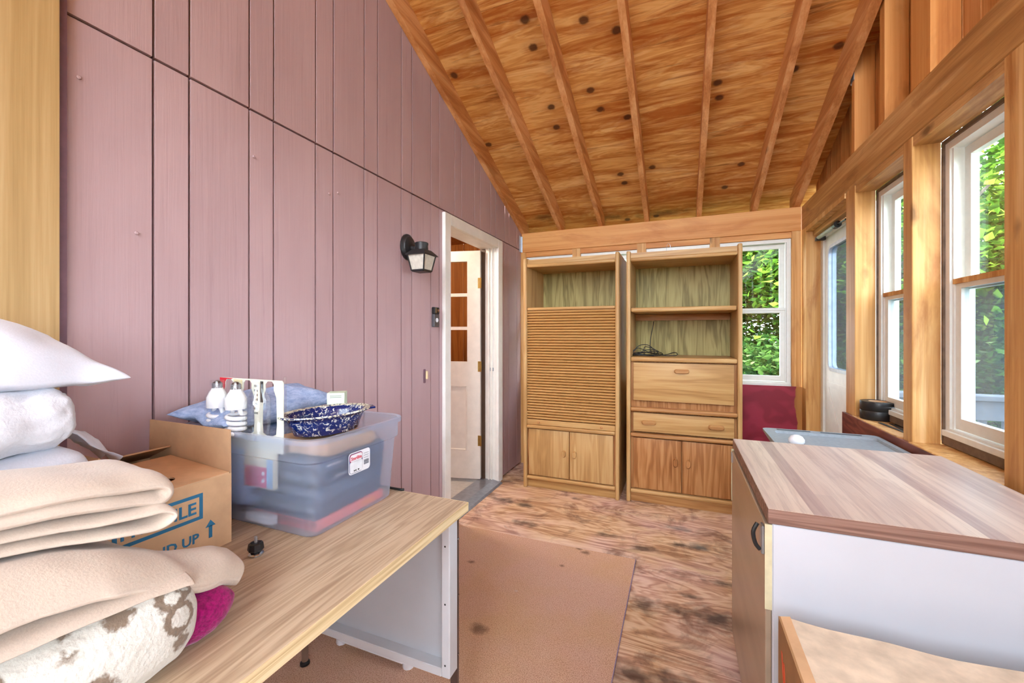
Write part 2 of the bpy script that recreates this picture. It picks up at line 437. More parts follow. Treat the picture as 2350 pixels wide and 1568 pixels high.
def butcher():
    s = Mat('butcher_block_laminate'); v = s.tc()
    x = s.xyz(v)
    jit = s.math('MULTIPLY', s.noise(s.map(v, (0.1, 5, 0.1)), 1.0, 1), 0.0)
    idx = s.math('FLOOR', s.math('MULTIPLY', s.math('ADD', x[0], jit), 26.0))
    seg = s.math('FLOOR', s.math('ADD', s.math('MULTIPLY', x[1], 0.7), s.math('MULTIPLY', idx, 0.37)))
    wn = s.n('ShaderNodeTexWhiteNoise', noise_dimensions='2D')
    cb = s.n('ShaderNodeCombineXYZ', {0: idx, 1: seg}); s.nt.links.new(cb.outputs[0], wn.inputs['Vector'])
    base = s.ramp(wn.outputs[0], [(0.0, C(164, 140, 136)), (0.3, C(184, 162, 152)), (0.7, C(196, 174, 162)), (1.0, C(206, 186, 172))])
    g = s.noise(s.map(v, (60, 3.0, 1)), 1.0, 6, 0.65, 0.6)
    col = s.mix(s.math('MULTIPLY', s.rng(g, 0.55, 0.36), 0.4), base, C(130, 102, 102))
    return s.done(col, 0.38, 0.4)
M_BUTCH = butcher()
M_BUTCHE = wood('butcher_edge', C(104, 76, 66), C(136, 104, 92), C(160, 128, 116), 0, 40, 1.2, 6, 0.5)
M_APPL = plain('white_enamel', C(200, 204, 214), 0.35, var=0.015, vs_=4)
def applfront():
    s = Mat('brown_glossy_front'); v = s.tc()
    f = s.noise(s.map(v, (1, 1.0, 7)), 1.0, 3)
    return s.done(s.ramp(f, [(0.3, C(164, 146, 126)), (0.7, C(192, 174, 152))]), 0.28, 0.5, 0.25)
M_APPLF = applfront()

def fabric(name, c, var=0.05, bump=0.25, sc=180.0, fuzz=0.0, c2=None):
    s = Mat(name); v = s.tc()
    f = s.noise(v, sc, 3, 0.6)
    dk = tuple(x * (1 - var * 2) for x in c[:3]) + (1,)
    lt = tuple(min(1, x * (1 + var)) for x in c[:3]) + (1,)
    col = s.ramp(f, [(0.3, dk), (0.7, lt)])
    s.bump(s.math('ADD', f, s.math('MULTIPLY', s.noise(v, 14, 3), 1.2)), bump, 0.004)
    s.b.inputs['Sheen Weight'].default_value = 0.25
    s.b.inputs['Sheen Roughness'].default_value = 0.5
    return s.done(col, 0.95, 0.1)
M_BEIGE = fabric('beige_fleece', C(200, 184, 168), 0.03, 0.2, 260)
M_PILLOW = fabric('white_cotton', C(208, 211, 222), 0.02, 0.12, 300)
M_PLUSH = fabric('white_plush', C(212, 214, 222), 0.03, 0.35, 140)
M_MAG = fabric('magenta_plush', C(150, 14, 96), 0.25, 0.5, 160)
def blue_cloth():
    s = Mat('blue_crinkle_cotton'); v = s.tc()
    f = s.noise(s.map(v, (50, 50, 130)), 1.0, 4, 0.7)
    s.bump(f, 0.5, 0.005)
    return s.done(s.ramp(f, [(0.3, C(126, 148, 190)), (0.7, C(176, 192, 222))]), 0.9, 0.1)
M_BLUEC = blue_cloth()
def leopard():
    s = Mat('spotted_plush'); v = s.tc()
    fz = s.n('ShaderNodeTexNoise', {'Vector': v, 'Scale': 120.0, 'Detail': 4.0})
    vv = s.n('ShaderNodeVectorMath', {0: v}, operation='ADD')
    k = s.n('ShaderNodeVectorMath', {0: fz.outputs[1]}, operation='SCALE'); k.inputs[3].default_value = 0.016
    s.nt.links.new(k.outputs[0], vv.inputs[1])
    dist = s.n('ShaderNodeTexVoronoi', {'Vector': s.map(vv.outputs[0], (1, 1, 1.15)), 'Scale': 18.0, 'Randomness': 1.0}).outputs[0]
    gap = s.noise(vv.outputs[0], 13.0, 2)
    ring = s.math('MULTIPLY', s.rng(dist, 0.27, 0.33), s.rng(dist, 0.53, 0.46))
    ring = s.math('MULTIPLY', ring, s.rng(gap, 0.36, 0.43))
    brown = s.mix(s.noise(v, 90, 3), C(84, 62, 42), C(122, 96, 70))
    base = s.mix(s.noise(v, 60, 3), C(196, 193, 182), C(216, 214, 206))
    s.bump(fz.outputs[0], 0.5, 0.006)
    s.b.inputs['Sheen Weight'].default_value = 0.3
    return s.done(s.mix(s.math('MULTIPLY', ring, 0.85), base, brown), 0.95, 0.05)
M_LEO = leopard()
def enamel():
    s = Mat('blue_speckled_enamel'); v = s.tc()
    f = s.noise(v, 75.0, 5, 0.7, 1.5)
    return s.done(s.ramp(f, [(0.56, C(16, 34, 92)), (0.6, C(206, 212, 206))]), 0.15, 0.5)
M_ENAM = enamel()
def enamel_rim():
    s = Mat('speckled_enamel_rim'); v = s.tc()
    f = s.noise(v, 75.0, 5, 0.7, 1.5)
    return s.done(s.ramp(f, [(0.45, C(16, 34, 92)), (0.5, C(206, 204, 176))]), 0.15, 0.5)
M_ENAMR = enamel_rim()
def binmat():
    s = Mat('frosted_plastic')
    nt = s.nt; out = nt.nodes['Material Output']
    tr = s.n('ShaderNodeBsdfTransparent', {0: (0.93, 0.95, 1, 1)})
    tl = s.n('ShaderNodeBsdfTranslucent', {0: C(206, 220, 242)})
    df = s.n('ShaderNodeBsdfDiffuse', {0: C(206, 220, 242)})
    gl = s.n('ShaderNodeBsdfGlossy', {0: (1, 1, 1, 1), 1: 0.3})
    m1 = s.n('ShaderNodeMixShader', {0: 0.5, 1: df.outputs[0], 2: tl.outputs[0]})
    m2 = s.n('ShaderNodeMixShader', {0: 0.30, 1: tr.outputs[0], 2: m1.outputs[0]})
    m3 = s.n('ShaderNodeMixShader', {0: 0.05, 1: m2.outputs[0], 2: gl.outputs[0]})
    nt.links.new(m3.outputs[0], out.inputs[0]); return s.m
M_BIN = binmat()
def glassmat(name, tint=(0.97, 0.99, 0.98, 1), gloss=0.06, haze=0.0):
    s = Mat(name); nt = s.nt; out = nt.nodes['Material Output']
    tr = s.n('ShaderNodeBsdfTransparent', {0: tint})
    gl = s.n('ShaderNodeBsdfGlossy', {0: (1, 1, 1, 1), 1: 0.03})
    sh = s.n('ShaderNodeMixShader', {0: gloss, 1: tr.outputs[0], 2: gl.outputs[0]})
    if haze:
        df = s.n('ShaderNodeBsdfTranslucent', {0: (0.8, 0.85, 0.9, 1)})
        sh = s.n('ShaderNodeMixShader', {0: haze, 1: sh.outputs[0], 2: df.outputs[0]})
    nt.links.new(sh.outputs[0], out.inputs[0]); return s.m
M_GLASS = glassmat('window_glass')
M_GLASSD = glassmat('storm_door_glass', (0.42, 0.47, 0.52, 1), 0.08, 0.02)
M_GLASSS = glassmat('screened_glass', (0.62, 0.67, 0.70, 1), 0.05, 0.02)
M_BLISTER = glassmat('clear_blister', (0.97, 0.98, 0.99, 1), 0.08, 0.03)
M_FROST = plain('frosted_lamp_glass', C(206, 200, 186), 0.35, var=0.08, vs_=40)
def leafmat(name, stops):
    s = Mat(name); nt = s.nt; out = nt.nodes['Material Output']
    g = s.n('ShaderNodeNewGeometry')
    col = s.ramp(g.outputs['Random Per Island'], stops)
    df = s.n('ShaderNodeBsdfDiffuse', {0: col}); tl = s.n('ShaderNodeBsdfTranslucent', {0: col})
    m = s.n('ShaderNodeMixShader', {0: 0.5, 1: df.outputs[0], 2: tl.outputs[0]})
    nt.links.new(m.outputs[0], out.inputs[0]); return s.m
M_LEAF = leafmat('maple_leaves', [(0.0, C(30, 54, 22)), (0.45, C(54, 92, 32)), (0.8, C(92, 134, 44)), (1.0, C(150, 176, 70))])
M_LEAFD = leafmat('shrub_leaves', [(0.0, C(28, 50, 26)), (0.5, C(46, 78, 36)), (0.93, C(78, 110, 52)), (1.0, C(130, 150, 104))])
M_BARK = plain('bark', C(96, 84, 74), 0.9, var=0.2, vs_=20, bump=0.5)
M_GRASS = plain('grass', C(52, 76, 36), 0.9, var=0.2, vs_=3)
M_DECK = plain('weathered_grey_wood', C(100, 102, 110), 0.75, var=0.1, vs_=12)

# ================================================================== FLOOR
fl = struct('floor', 'stained bare plywood subfloor of the porch', 'floor')
for (x0, x1, y0, y1) in [(XL - 0.15, 1.0, 2.43, 3.96), (-0.232, 1.0, 1.2, 2.4265), (XL - 0.02, 1.0, -0.03, 1.1965), (XL - 0.02, 1.0, -1.26, -0.0335), (XL - 0.02, 1.0, YB, -1.2635), (XL - 0.02, -0.235, 1.2, 2.4265)]:
    MB().box(x0, x1, y0, y1, -0.03, 0.0, 0.0015).build('plywood_sheet', M_PLYF, fl)
MB().box(XL - 0.02, 1.0, YB, 3.96, -0.06, -0.031).build('subfloor', M_PLYF, fl)
ca = tag(MB().box(XL + 0.002, -0.232, YB + 0.05, 2.43, 0.0005, 0.008, 0.003).build('carpet', M_CARPET, origin=(0, 0, 0)), 'tan low-pile carpet remnant with dark stains covering half the plywood floor', 'carpet')
MB().tube([(-0.2325, y, 0.006) for y in (-1.1, 0, 1.2, 2.43)], 0.0022, 5).build('edge_binding', plain('lilac_thread', C(150, 134, 168), 0.8), ca)

# ================================================================== LEFT WALL
wl = struct('wall_left', 'mauve painted grooved wood siding of the house wall', 'wall')
D0, D1, DH = 2.455, 3.25, 2.02                    # door opening
MB().box(XL - 0.03, XL - 0.013, YB, D0 - 0.03, 0, 5.0).box(XL - 0.03, XL - 0.013, D1 + 0.03, YF + 0.1, 0, 2.35).prism(
    [(D0 - 0.03, DH + 0.03), (D1 + 0.03, DH + 0.03), (D1 + 0.03, zp(D1 + 0.03) + 0.06), (D0 - 0.03, zp(D0 - 0.03) + 0.06)], 0, XL - 0.03, XL - 0.013).build('backing_board', M_PURPLE_DK, wl)
edges = [0.552]
k = 0
while True:
    for g in (0.749 + 0.2995 * k, 0.848 + 0.2995 * k):
        if g < YF - 0.02: edges.append(g)
    k += 1
    if 0.749 + 0.2995 * k > YF: break
edges.append(YF + 0.04)
G = 0.004
def plank(y0, y1, za, zb_fn, dx):
    y0 += G; y1 -= G
    if y1 - y0 < 0.008: return
    MB().prism([(y0, za), (y1, za), (y1, zb_fn(y1)), (y0, zb_fn(y0))], 0, XL - 0.012, XL + dx).build('siding_plank', M_SIDE, wl)
for a, b in zip(edges[:-1], edges[1:]):
    plank(a, b, 2.115, lambda y: zp(y) + 0.01, 0.0015)
    lo = lambda y: 2.107
    if b <= D0 - 0.02 or a >= D1 + 0.02: plank(a, b, 0.012, lo, 0.0)
    else:
        if a < D0 - 0.02: plank(a, D0 - 0.02, 0.012, lo, 0.0)
        if b > D1 + 0.02: plank(D1 + 0.02, b, 0.012, lo, 0.0)
# nail heads and old holes in the siding
for (px, py) in [(180, 178), (312, 535), (582, 360), (755, 445), (775, 443)]:
    d = pdir(px, py); t = XL / d.x; q = d * t
    MB().lathe([(0.005, 0), (0.005, 0.003), (0.0035, 0.004)], (XL + 0.001, q.y, CAM_H + q.z), 10, 0).build('nail_head', M_SIDE, wl)
pn = struct('wall_left_panelling', 'honey coloured wood panelling at the near end of the left wall', 'wall')
MB().box(XL - 0.012, XL + 0.02, 0.16, 0.538, 0, zp(0.35)).build('panel', M_PANEL, pn)
MB().box(XL - 0.012, XL + 0.02, -0.45, 0.157, 0, zp(0)).build('panel', M_PANEL, pn)
MB().box(XL - 0.012, XL + 0.02, -1.1, -0.453, 0, zp(-0.8)).build('panel', M_PANEL, pn)
MB().box(XL - 0.012, XL + 0.02, YB, -1.103, 0, zp(-2)).build('panel', M_PANEL, pn)
tr = tag(MB().box(XL - 0.012, XL + 0.012, 0.539, 0.555, 0, zp(0.55)).build('trim_1', M_PURPLE_DK, origin=(0, 0, 0)), 'thin dark purple corner strip between panelling and siding', 'trim', kind='structure')

# door 1: casing, jamb, threshold, slab
dr = struct('door_1', 'open white nine-pane door in the mauve wall', 'door')
cw = 0.075
MB().box(XL, XL + 0.026, D0 - cw, D0, 0.0, DH + cw, 0.003).build('casing', M_WHITED, dr)
MB().box(XL, XL + 0.026, D1, D1 + 0.09, 0.0, DH + cw, 0.003).build('casing', M_WHITED, dr)
MB().box(XL, XL + 0.026, D0, D1, DH, DH + cw, 0.003).build('casing', M_WHITED, dr)
for (y0, y1) in ((D0 - 0.018, D0), (D1, D1 + 0.018)):
    MB().box(XL - 0.14, XL + 0.0, y0, y1, 0.0, DH).build('jamb', M_WHITED, dr)
MB().box(XL - 0.14, XL, D0 - 0.018, D1 + 0.018, DH, DH + 0.018).build('head_jamb', M_WHITED, dr)
for x in (-0.03, -0.055): MB().box(XL + x - 0.012, XL + x, D1 - 0.012 - (0.006 if x < -0.05 else 0), D1, 0, DH).build('door_stop', M_WHITED, dr)
MB().box(XL - 0.15, XL - 0.1, D1 - 0.006, D1 + 0.001, 0, DH).build('gap_shade_strip', plain('gap_shade_brown', C(74, 52, 38), 0.5), dr)  # dark strip standing for the shade in the gap at the door edge
MB().prism([(XL - 0.15, 0.001), (XL + 0.06, 0.001), (XL + 0.045, 0.012), (XL - 0.02, 0.024), (XL - 0.15, 0.024)], 1, D0 - 0.02, D1 + 0.01).build('threshold', M_THRESH, dr)
# strike plate and nail dots
MB().box(XL - 0.06, XL - 0.02, D1 - 0.002, D1, 0.96, 0.99).build('strike_plate', M_STEEL, dr)
sl = thing('door_slab', 'x', 'x', (XL - 0.135, D1 - 0.01, 0), 0); del sl['label']; del sl['category']
sl.parent = dr; sl.rotation_euler = (0, 0, R(180 + 13))
# local: x along the width from the hinge, y thickness, z up
W_, T_ = 0.79, 0.04
def rails(mb, xs, zs, t0, t1):
    pass
m = MB()
m.box(0, 0.115, 0, T_, 0.03, 2.0).box(W_ - 0.115, W_, 0, T_, 0.03, 2.0)
m.box(0.115, W_ - 0.115, 0, T_, 1.91, 2.0).box(0.115, W_ - 0.115, 0, T_, 0.83, 1.04).box(0.115, W_ - 0.115, 0, T_, 0.03, 0.27)
m.build('door_leaf', M_WHITE, sl, local=True)
for i in (1, 2):
    z = 1.04 + 0.87 * i / 3; MB().box(0.115, W_ - 0.115, 0.004, T_ - 0.004, z - 0.014, z + 0.014).build('muntin', M_WHITE, sl, local=True)
    x = 0.115 + 0.56 * i / 3; MB().box(x - 0.014, x + 0.014, 0.006, T_ - 0.006, 1.04, 1.91).build('muntin', M_WHITE, sl, local=True)
for i in range(3):
    for j in range(3):
        MB().box(0.115 + 0.1867 * i, 0.115 + 0.1867 * (i + 1), 0.018, 0.022, 1.04 + 0.29 * j, 1.04 + 0.29 * (j + 1)).build('pane', M_GLASS, sl, local=True)
m = MB()
for y in (0.01, T_ - 0.01):
    m.box(0.115, W_ - 0.115, min(y, T_ / 2), max(y, T_ / 2), 0.27, 0.83)
m.build('panel', M_WHITE, sl, local=True)
for (x0, x1, z0, z1) in ((0.115, 0.128, 0.27, 0.83), (W_ - 0.128, W_ - 0.115, 0.27, 0.83), (0.128, W_ - 0.128, 0.27, 0.283), (0.128, W_ - 0.128, 0.817, 0.83)):
    MB().box(x0, x1, 0.002, T_ - 0.002, z0, z1, 0.003).build('panel_moulding', M_WHITE, sl, local=True)
for z in (1.72, 1.0, 0.36):
    m = MB().tube([(-0.006, T_ + 0.004, z - 0.045), (-0.006, T_ + 0.004, z + 0.045)], 0.006, 8).box(0.0, 0.02, T_, T_ + 0.002, z - 0.045, z + 0.045)
    m.build('hinge', M_BRASS, sl, local=True)

# hall beyond the open door
hl = struct('wall_hall', 'brown wood-panelled walls of the room beyond the open door', 'wall')
for i in range(14):
    y0 = 1.9 + 0.2 * i; MB().box(-3.32, -3.3, y0, y0 + 0.196, 0, 2.4).build('hall_plank', M_SIENNA, hl)
for i in range(8):
    x0 = -3.3 + 0.2 * i; MB().box(x0, x0 + 0.196, 4.55, 4.57, 0, 2.4).build('hall_plank', M_SIENNA, hl)
MB().box(-3.3, XL - 0.15, 1.88, 1.9, 0, 2.4).build('hall_side', M_SIENNA, hl)
MB().box(XL - 0.05, XL - 0.031, D1 + 0.02, 4.55, 0, 2.4).build('hall_side', M_SIENNA, hl)
MB().box(XL - 0.05, XL - 0.031, 1.9, D0 - 0.02, 0, 2.4).build('hall_side', M_SIENNA, hl)
tag(MB().box(-3.3, XL - 0.03, 1.9, 4.55, -0.02, 0.0).build('floor_hall', M_VFLOOR, origin=(0, 0, 0)), 'grey vinyl floor just inside the open door', 'floor', kind='structure')
tag(MB().box(-3.3, XL - 0.03, 1.9, 4.55, 2.4, 2.42).build('ceiling_hall', M_SIENNA, origin=(0, 0, 0)), 'wooden ceiling of the room beyond the door', 'ceiling', kind='structure')
hp = thing('added_hall_lamp', 'unseen round lamp added to light the room beyond the open door', 'lamp', (-2.3, 2.7, 2.4))  # unseen lamp added to brighten the room beyond the door
MB().lathe([(0.09, -0.012), (0.09, 0)], (0, 0, 0), 20).build('lamp_base', M_WHITE, hp, local=True, smooth=True)
MB().lathe([(0.02, -0.09), (0.07, -0.075), (0.095, -0.04), (0.085, -0.012)], (0, 0, 0), 20).build('lamp_shade', M_FROST, hp, local=True, smooth=True)
ld = bpy.data.lights.new('hall_fill_light', 'POINT'); ld.energy = 14; ld.shadow_soft_size = 0.1; ld.color = (1, 0.88, 0.72)  # added warm point light for the hall, out of view
lo_ = bpy.data.objects.new('hall_fill_light', ld); COL.objects.link(lo_); lo_.location = (-2.3, 2.7, 2.22)

# ================================================================== CEILING
ce = struct('ceiling', 'sloping plywood roof deck on exposed rafters', 'ceiling')
ys = [YB, -2.42, -1.28, -0.15, 0.98, 2.11, 3.245, 4.2]
for a, b in zip(ys[:-1], ys[1:]):
    a2, b2 = a + 0.0015, b - 0.0015
    xs_ = [XL - 0.02, 0.995]
    MB().prism([(a2, zp(a2)), (b2, zp(b2)), (b2, zp(b2) + 0.013), (a2, zp(a2) + 0.013)], 0, xs_[0], xs_[1] + 0.25).build('plywood_sheet', M_PLYC, ce)
MB().prism([(YB, zp(YB) + 0.02), (4.25, zp(4.25) + 0.02), (4.25, zp(4.25) + 0.05), (YB, zp(YB) + 0.05)], 0, XL - 0.02, 1.3).build('roofing', M_BLACK, ce)
MB().box(XL - 0.02, 1.25, 4.2, 4.225, zp(4.2) - 0.12, zp(4.2) + 0.01).build('fascia_board', M_RAFT, ce)
def rafter(xc, w=0.038, name='rafter', ye=YF + 0.12):
    MB().prism([(YB, zr(YB)), (ye, zr(ye)), (ye, zp(ye)), (YB, zp(YB))], 0, xc - w / 2, xc + w / 2).build(name, M_RAFT, ce)
for xc in (XL + 0.0225, -1.068, -0.682, -0.275, 0.148, 0.560): rafter(xc)
rafter(0.848, 0.045)

# ================================================================== FAR WALL
wf = struct('wall_far', 'far wall framing of studs and header beam with window row', 'wall')
MB().box(XL + 0.01, XR, YF, YF + 0.04, ZB0, ZB1, 0.003).build('beam', M_BEAMX, wf)
MB().box(XL, XR, YF + 0.042, YF + 0.09, ZB0, ZB1).build('beam', M_BEAMX, wf)
bays = [(-1.42, -0.948), (-0.872, -0.358), (-0.282, 0.232), (0.308, 0.815)]
for x in (-0.91, -0.32, 0.27):
    for s_ in (-1, 1):
        MB().box(x + (-0.038 if s_ < 0 else 0.0005), x + (-0.0005 if s_ < 0 else 0.038), YF + 0.008, YF + 0.098, 0, ZB0).build('stud', M_STUD, wf)
MB().box(XL, -1.42, YF + 0.004, YF + 0.098, 0, ZB0).build('stud', M_STUD, wf)
MB().box(0.815, XR - 0.002, YF + 0.004, YF + 0.098, 0, ZB0).build('stud', M_STUD, wf)
for (x0, x1) in bays:
    MB().box(x0, x1, YF + 0.014, YF + 0.055, 2.042, ZB0 - 0.001).build('header_block', M_BEAMX, wf)
    MB().box(x0, x1, YF + 0.10, YF + 0.115, 0, 0.86).build('sheathing', M_GABLE, wf)
    MB().box(x0, x1, YF + 0.03, YF + 0.115, 0.83, 0.862).build('sill_plate', M_STUD, wf)
MB().box(XL, XR + 0.1, YF + 0.1, YF + 0.115, 2.03, ZB1 - 0.02).build('sheathing', M_GABLE, wf)
MB().box(XL, -1.42, YF + 0.1, YF + 0.115, 0, 2.03).build('sheathing', M_GABLE, wf)
MB().box(0.815, XR + 0.1, YF + 0.1, YF + 0.115, 0, 2.03).build('sheathing', M_GABLE, wf)
MB().box(0.30, XR - 0.001, YF - 0.008, YF + 0.003, 0.0, 0.868, 0.001).build('red_panel', M_RED, wf)['label'] = 'red painted plywood below the window'
MB().box(XL + 0.004, XL + 0.02, YF - 0.003, YF + 0.0, ZB0 + 0.002, ZB1 - 0.03).box(XL + 0.004, XL + 0.01, YF - 0.05, YF, ZB0 + 0.002, ZB1 - 0.03).build('beam_hanger', M_STEEL, wf)

nwin = [0]
def window(loc, rotz, w, z0, z1, label, glass=M_GLASS, rail_mat=None, jamb_mat=M_VINYL):
    """local: x along the width, y outward, z up; a double-hung unit"""
    nwin[0] += 1
    t = struct('window_%d' % nwin[0], label, 'window'); t.location = loc; t.rotation_euler = (0, 0, rotz)
    B = lambda nm, mt, p, *a: MB().box(*a).build(nm, mt, p, local=True)
    fw = 0.028
    m = MB().box(0, fw, 0, 0.075, z0, z1).box(w - fw, w, 0, 0.075, z0, z1).box(fw, w - fw, 0, 0.075, z1 - fw, z1).box(fw, w - fw, 0, 0.075, z0, z0 + fw)
    fr = m.build('frame', jamb_mat, t, local=True)
    m = MB()
    for x in (fw + 0.001, w - fw - 0.009): m.box(x, x + 0.008, 0.008, 0.02, z0 + fw, z1 - fw)
    m.build('track', M_VINYL, fr, local=True)
    zm = (z0 + z1) / 2 + 0.015
    for (nm, a, b, y0, y1, g) in (('upper_sash', zm - 0.02, z1 - fw - 0.004, 0.042, 0.066, M_GLASS), ('lower_sash', z0 + fw + 0.004, zm + 0.02, 0.014, 0.038, glass)):
        sw = 0.036; x0, x1 = fw + 0.006, w - fw - 0.006
        m = MB().box(x0, x0 + sw, y0, y1, a, b).box(x1 - sw, x1, y0, y1, a, b).box(x0 + sw, x1 - sw, y0, y1, b - sw, b).box(x0 + sw, x1 - sw, y0, y1, a, a + sw * 1.2)
        sa = m.build(nm, M_VINYL, t, local=True)
        B('pane', g, sa, x0 + sw - 0.003, x1 - sw + 0.003, (y0 + y1) / 2 - 0.002, (y0 + y1) / 2 + 0.002, a + sw * 1.2 - 0.003, b - sw + 0.003)
        if nm == 'lower_sash':
            B('sash_lip', rail_mat or M_VINYL, sa, x0, x1, 0.006, 0.0139, b - 0.018, b + 0.002)
            B('lift_latch', M_VINYL, sa, x1 - 0.10, x1 - 0.04, 0.006, 0.0139, a + 0.01, a + 0.022)
    MB().box(0.0, w, -0.012, 0.0, z0 - 0.004, z0 + 0.02, 0.002).build('sill', M_VINYL, t, local=True)
    return t
for i, (x0, x1) in enumerate(bays):
    window((x0 + 0.001, YF + 0.03, 0), 0, x1 - x0 - 0.002, 0.868, 2.04,
           ['white double-hung window nearest the mauve wall behind the roll-front cabinet', 'white double-hung window behind the two cabinets left of centre', 'white double-hung window hidden behind the open-shelf cabinet', 'white double-hung window above the red panel beside the cabinet'][i])

# ================================================================== RIGHT WALL
wr = struct('wall_right', 'window wall of bare posts, beam and gable boards', 'wall')
MB().box(XR, XR + 0.04, YB, YF + 0.0, ZB0, ZB1, 0.004).build('beam', M_BEAMY, wr)
MB().box(XR + 0.041, XR + 0.09, YB, YF, ZB0, ZB1).build('beam', M_BEAMY, wr)
posts = [(3.73, 3.85), (2.79, 2.92), (2.19, 2.263), (1.585, 1.67), (0.99, 1.07), (0.38, 0.46), (-0.23, -0.15), (-0.84, -0.76), (-1.45, -1.37), (-2.06, -1.98), (YB, YB + 0.09)]
for (a, b) in posts:
    MB().box(XR + 0.001, XR + 0.092, a, b, 0, ZB0, 0.002).build('post', M_STUD, wr)
rb = [(posts[i + 1][1], posts[i][0]) for i in range(len(posts) - 1)]
for i, (a, b) in enumerate(rb):
    if i == 0: continue
    if 3 < i < 6:  # unseen bays boarded to cut near light; those further back stay open for daylight
        MB().box(XR + 0.095, XR + 0.11, a - 0.05, b + 0.05, 0, ZB0).build('sheathing', M_GABLE, wr); continue
    MB().box(XR + 0.004, XR + 0.092, a, b, 2.05, ZB0 - 0.001).build('header_block', M_BEAMY, wr)
    MB().box(XR - 0.012, XR + 0.15, a + 0.001, b - 0.001, 0.805, 0.838, 0.002).build('sill_board', M_STUD, wr)
    MB().box(XR + 0.095, XR + 0.11, a - 0.05, b + 0.05, 0, 0.80).build('sheathing', M_GABLE, wr)
    # weathered outer casing each side of the unit
    for (ya, yb) in ((a, a + 0.010), (b - 0.010, b)):
        MB().box(XR + 0.0925, XR + 0.135, ya, yb, 0.84, 2.05).build('outer_casing', M_CASE, wr)
    MB().box(XR + 0.0925, XR + 0.12, a + 0.01, b - 0.01, 2.035, 2.05).build('outer_casing', M_CASE, wr)
    MB().box(XR + 0.0925, XR + 0.14, a + 0.01, b - 0.01, 0.84, 0.88, 0.003).build('outer_sill', M_CASE, wr)
WL = ['white double-hung window on the right between the storm door post and the next post', 'large white double-hung window at the right edge with leafy view',
      'white double-hung window right of the picture edge post', 'white double-hung window beside the camera on the right wall', 'white double-hung window just behind the camera on the right', 'white double-hung window at the rear of the right wall', 'last white double-hung window on the right wall']
for i, (a, b) in enumerate(rb[1:4]):
    window((XR + 0.10, b - 0.010, 0), R(-90), b - a - 0.020, 0.88, 2.035, WL[i], M_GLASSS, M_STUD)
MB().box(XR + 0.041, XR + 0.085, 2.93, 3.72, 2.015, 2.089).build('door_header', M_BEAMY, wr)
MB().prism([(2.925, 2.06), (3.72, 2.05), (3.72, 2.085), (2.925, 2.089)], 0, XR - 0.004, XR + 0.04).build('split_header', M_STUD, wr)
MB().box(XR - 0.016, XR - 0.002, 0.1, 2.925, 0.30, 0.834, 0.001).build('redbrown_panel', M_REDBROWN, wr)['label'] = 'red-brown plywood strip below the window sills'
MB().box(XR - 0.001, XR + 0.0, 3.74, 3.84, 0.0, 0.865).build('red_paint', M_RED, wr)
# gable boards above the beam
y = YB
i = 0
wd = [0.145, 0.19, 0.10, 0.145, 0.19]
while y < YF - 0.02:
    y2 = min(y + wd[i % 5], YF); i += 1
    MB().prism([(y + 0.002, ZB1 - 0.02), (y2 - 0.002, ZB1 - 0.02), (y2 - 0.002, zp(y2)), (y + 0.002, zp(y))], 0, XR + 0.093, XR + 0.11).build('gable_board', M_GABLE, wr)
    y = y2
for (a, b) in [(2.80, 2.838), (2.44, 2.49), (2.06, 2.20), (1.50, 1.54), (0.9, 0.94), (0.3, 0.34), (-0.3, -0.26)]:
    MB().prism([(a, ZB1), (b, ZB1), (b, zp(b)), (a, zp(a))], 0, XR + 0.002, XR + 0.091).build('gable_stud', M_GSTUD, wr)
for (a, z) in [(2.819, zr(2.819) + 0.01)]:
    MB().box(XR - 0.002, XR + 0.001, a - 0.022, a + 0.022, z - 0.02, z + 0.02).box(XR - 0.002, XR + 0.03, a + 0.0195, a + 0.022, z - 0.03, z + 0.02).build('metal_clip', M_STEEL, wr)
# door 2: storm door
d2 = struct('door_2', 'white storm door with dark glass in the right wall', 'door')
X2 = XR + 0.095
MB().box(X2 - 0.002, X2 + 0.05, 3.685, 3.735, 0, 2.03).build('jamb', M_WHITE, d2)
MB().box(X2, X2 + 0.05, 2.925, 2.955, 0, 2.03, 0.002).build('jamb', M_WHITE, d2)
MB().box(X2, X2 + 0.05, 2.955, 3.685, 1.99, 2.03, 0.002).build('head_jamb', M_WHITE, d2)
XD = X2 + 0.012
m = MB().box(XD, XD + 0.035, 2.96, 3.68, 0.02, 1.03).box(XD, XD + 0.035, 3.60, 3.68, 1.03, 1.985).box(XD, XD + 0.035, 2.96, 3.04, 1.03, 1.985).box(XD, XD + 0.035, 3.04, 3.60, 1.90, 1.985)
slab2 = m.build('door_leaf', M_WHITE, d2)
def rring(y0, y1, z0, z1, r, w, n=5):
    P, Q = [], []
    for (cy_, cz_, a0) in ((y1 - r, z1 - r, 0), (y0 + r, z1 - r, 90), (y0 + r, z0 + r, 180), (y1 - r, z0 + r, 270)):
        for k in range(n + 1):
            a = R(a0 + 90 * k / n); P.append((cy_ + r * math.cos(a), cz_ + r * math.sin(a))); Q.append((cy_ + (r - w) * math.cos(a), cz_ + (r - w) * math.sin(a)))
    return P, Q
P, Q = rring(3.03, 3.61, 1.02, 1.91, 0.06, 0.022)
m = MB(); n = len(P); xa, xb = XD - 0.006, XD + 0.04
m.add([(x, *p) for x in (xa, xb) for p in P] + [(x, *p) for x in (xa, xb) for p in Q],
      [(i, (i + 1) % n, n + (i + 1) % n, n + i) for i in range(n)] + [(2 * n + i, 2 * n + (i + 1) % n, 3 * n + (i + 1) % n, 3 * n + i) for i in range(n)] +
      [(i, (i + 1) % n, 2 * n + (i + 1) % n, 2 * n + i) for i in range(n)] + [(n + i, n + (i + 1) % n, 3 * n + (i + 1) % n, 3 * n + i) for i in range(n)])
m.build('glass_frame', plain('silver_frame', C(196, 200, 208), 0.3, metal=0.4), d2, smooth=True)
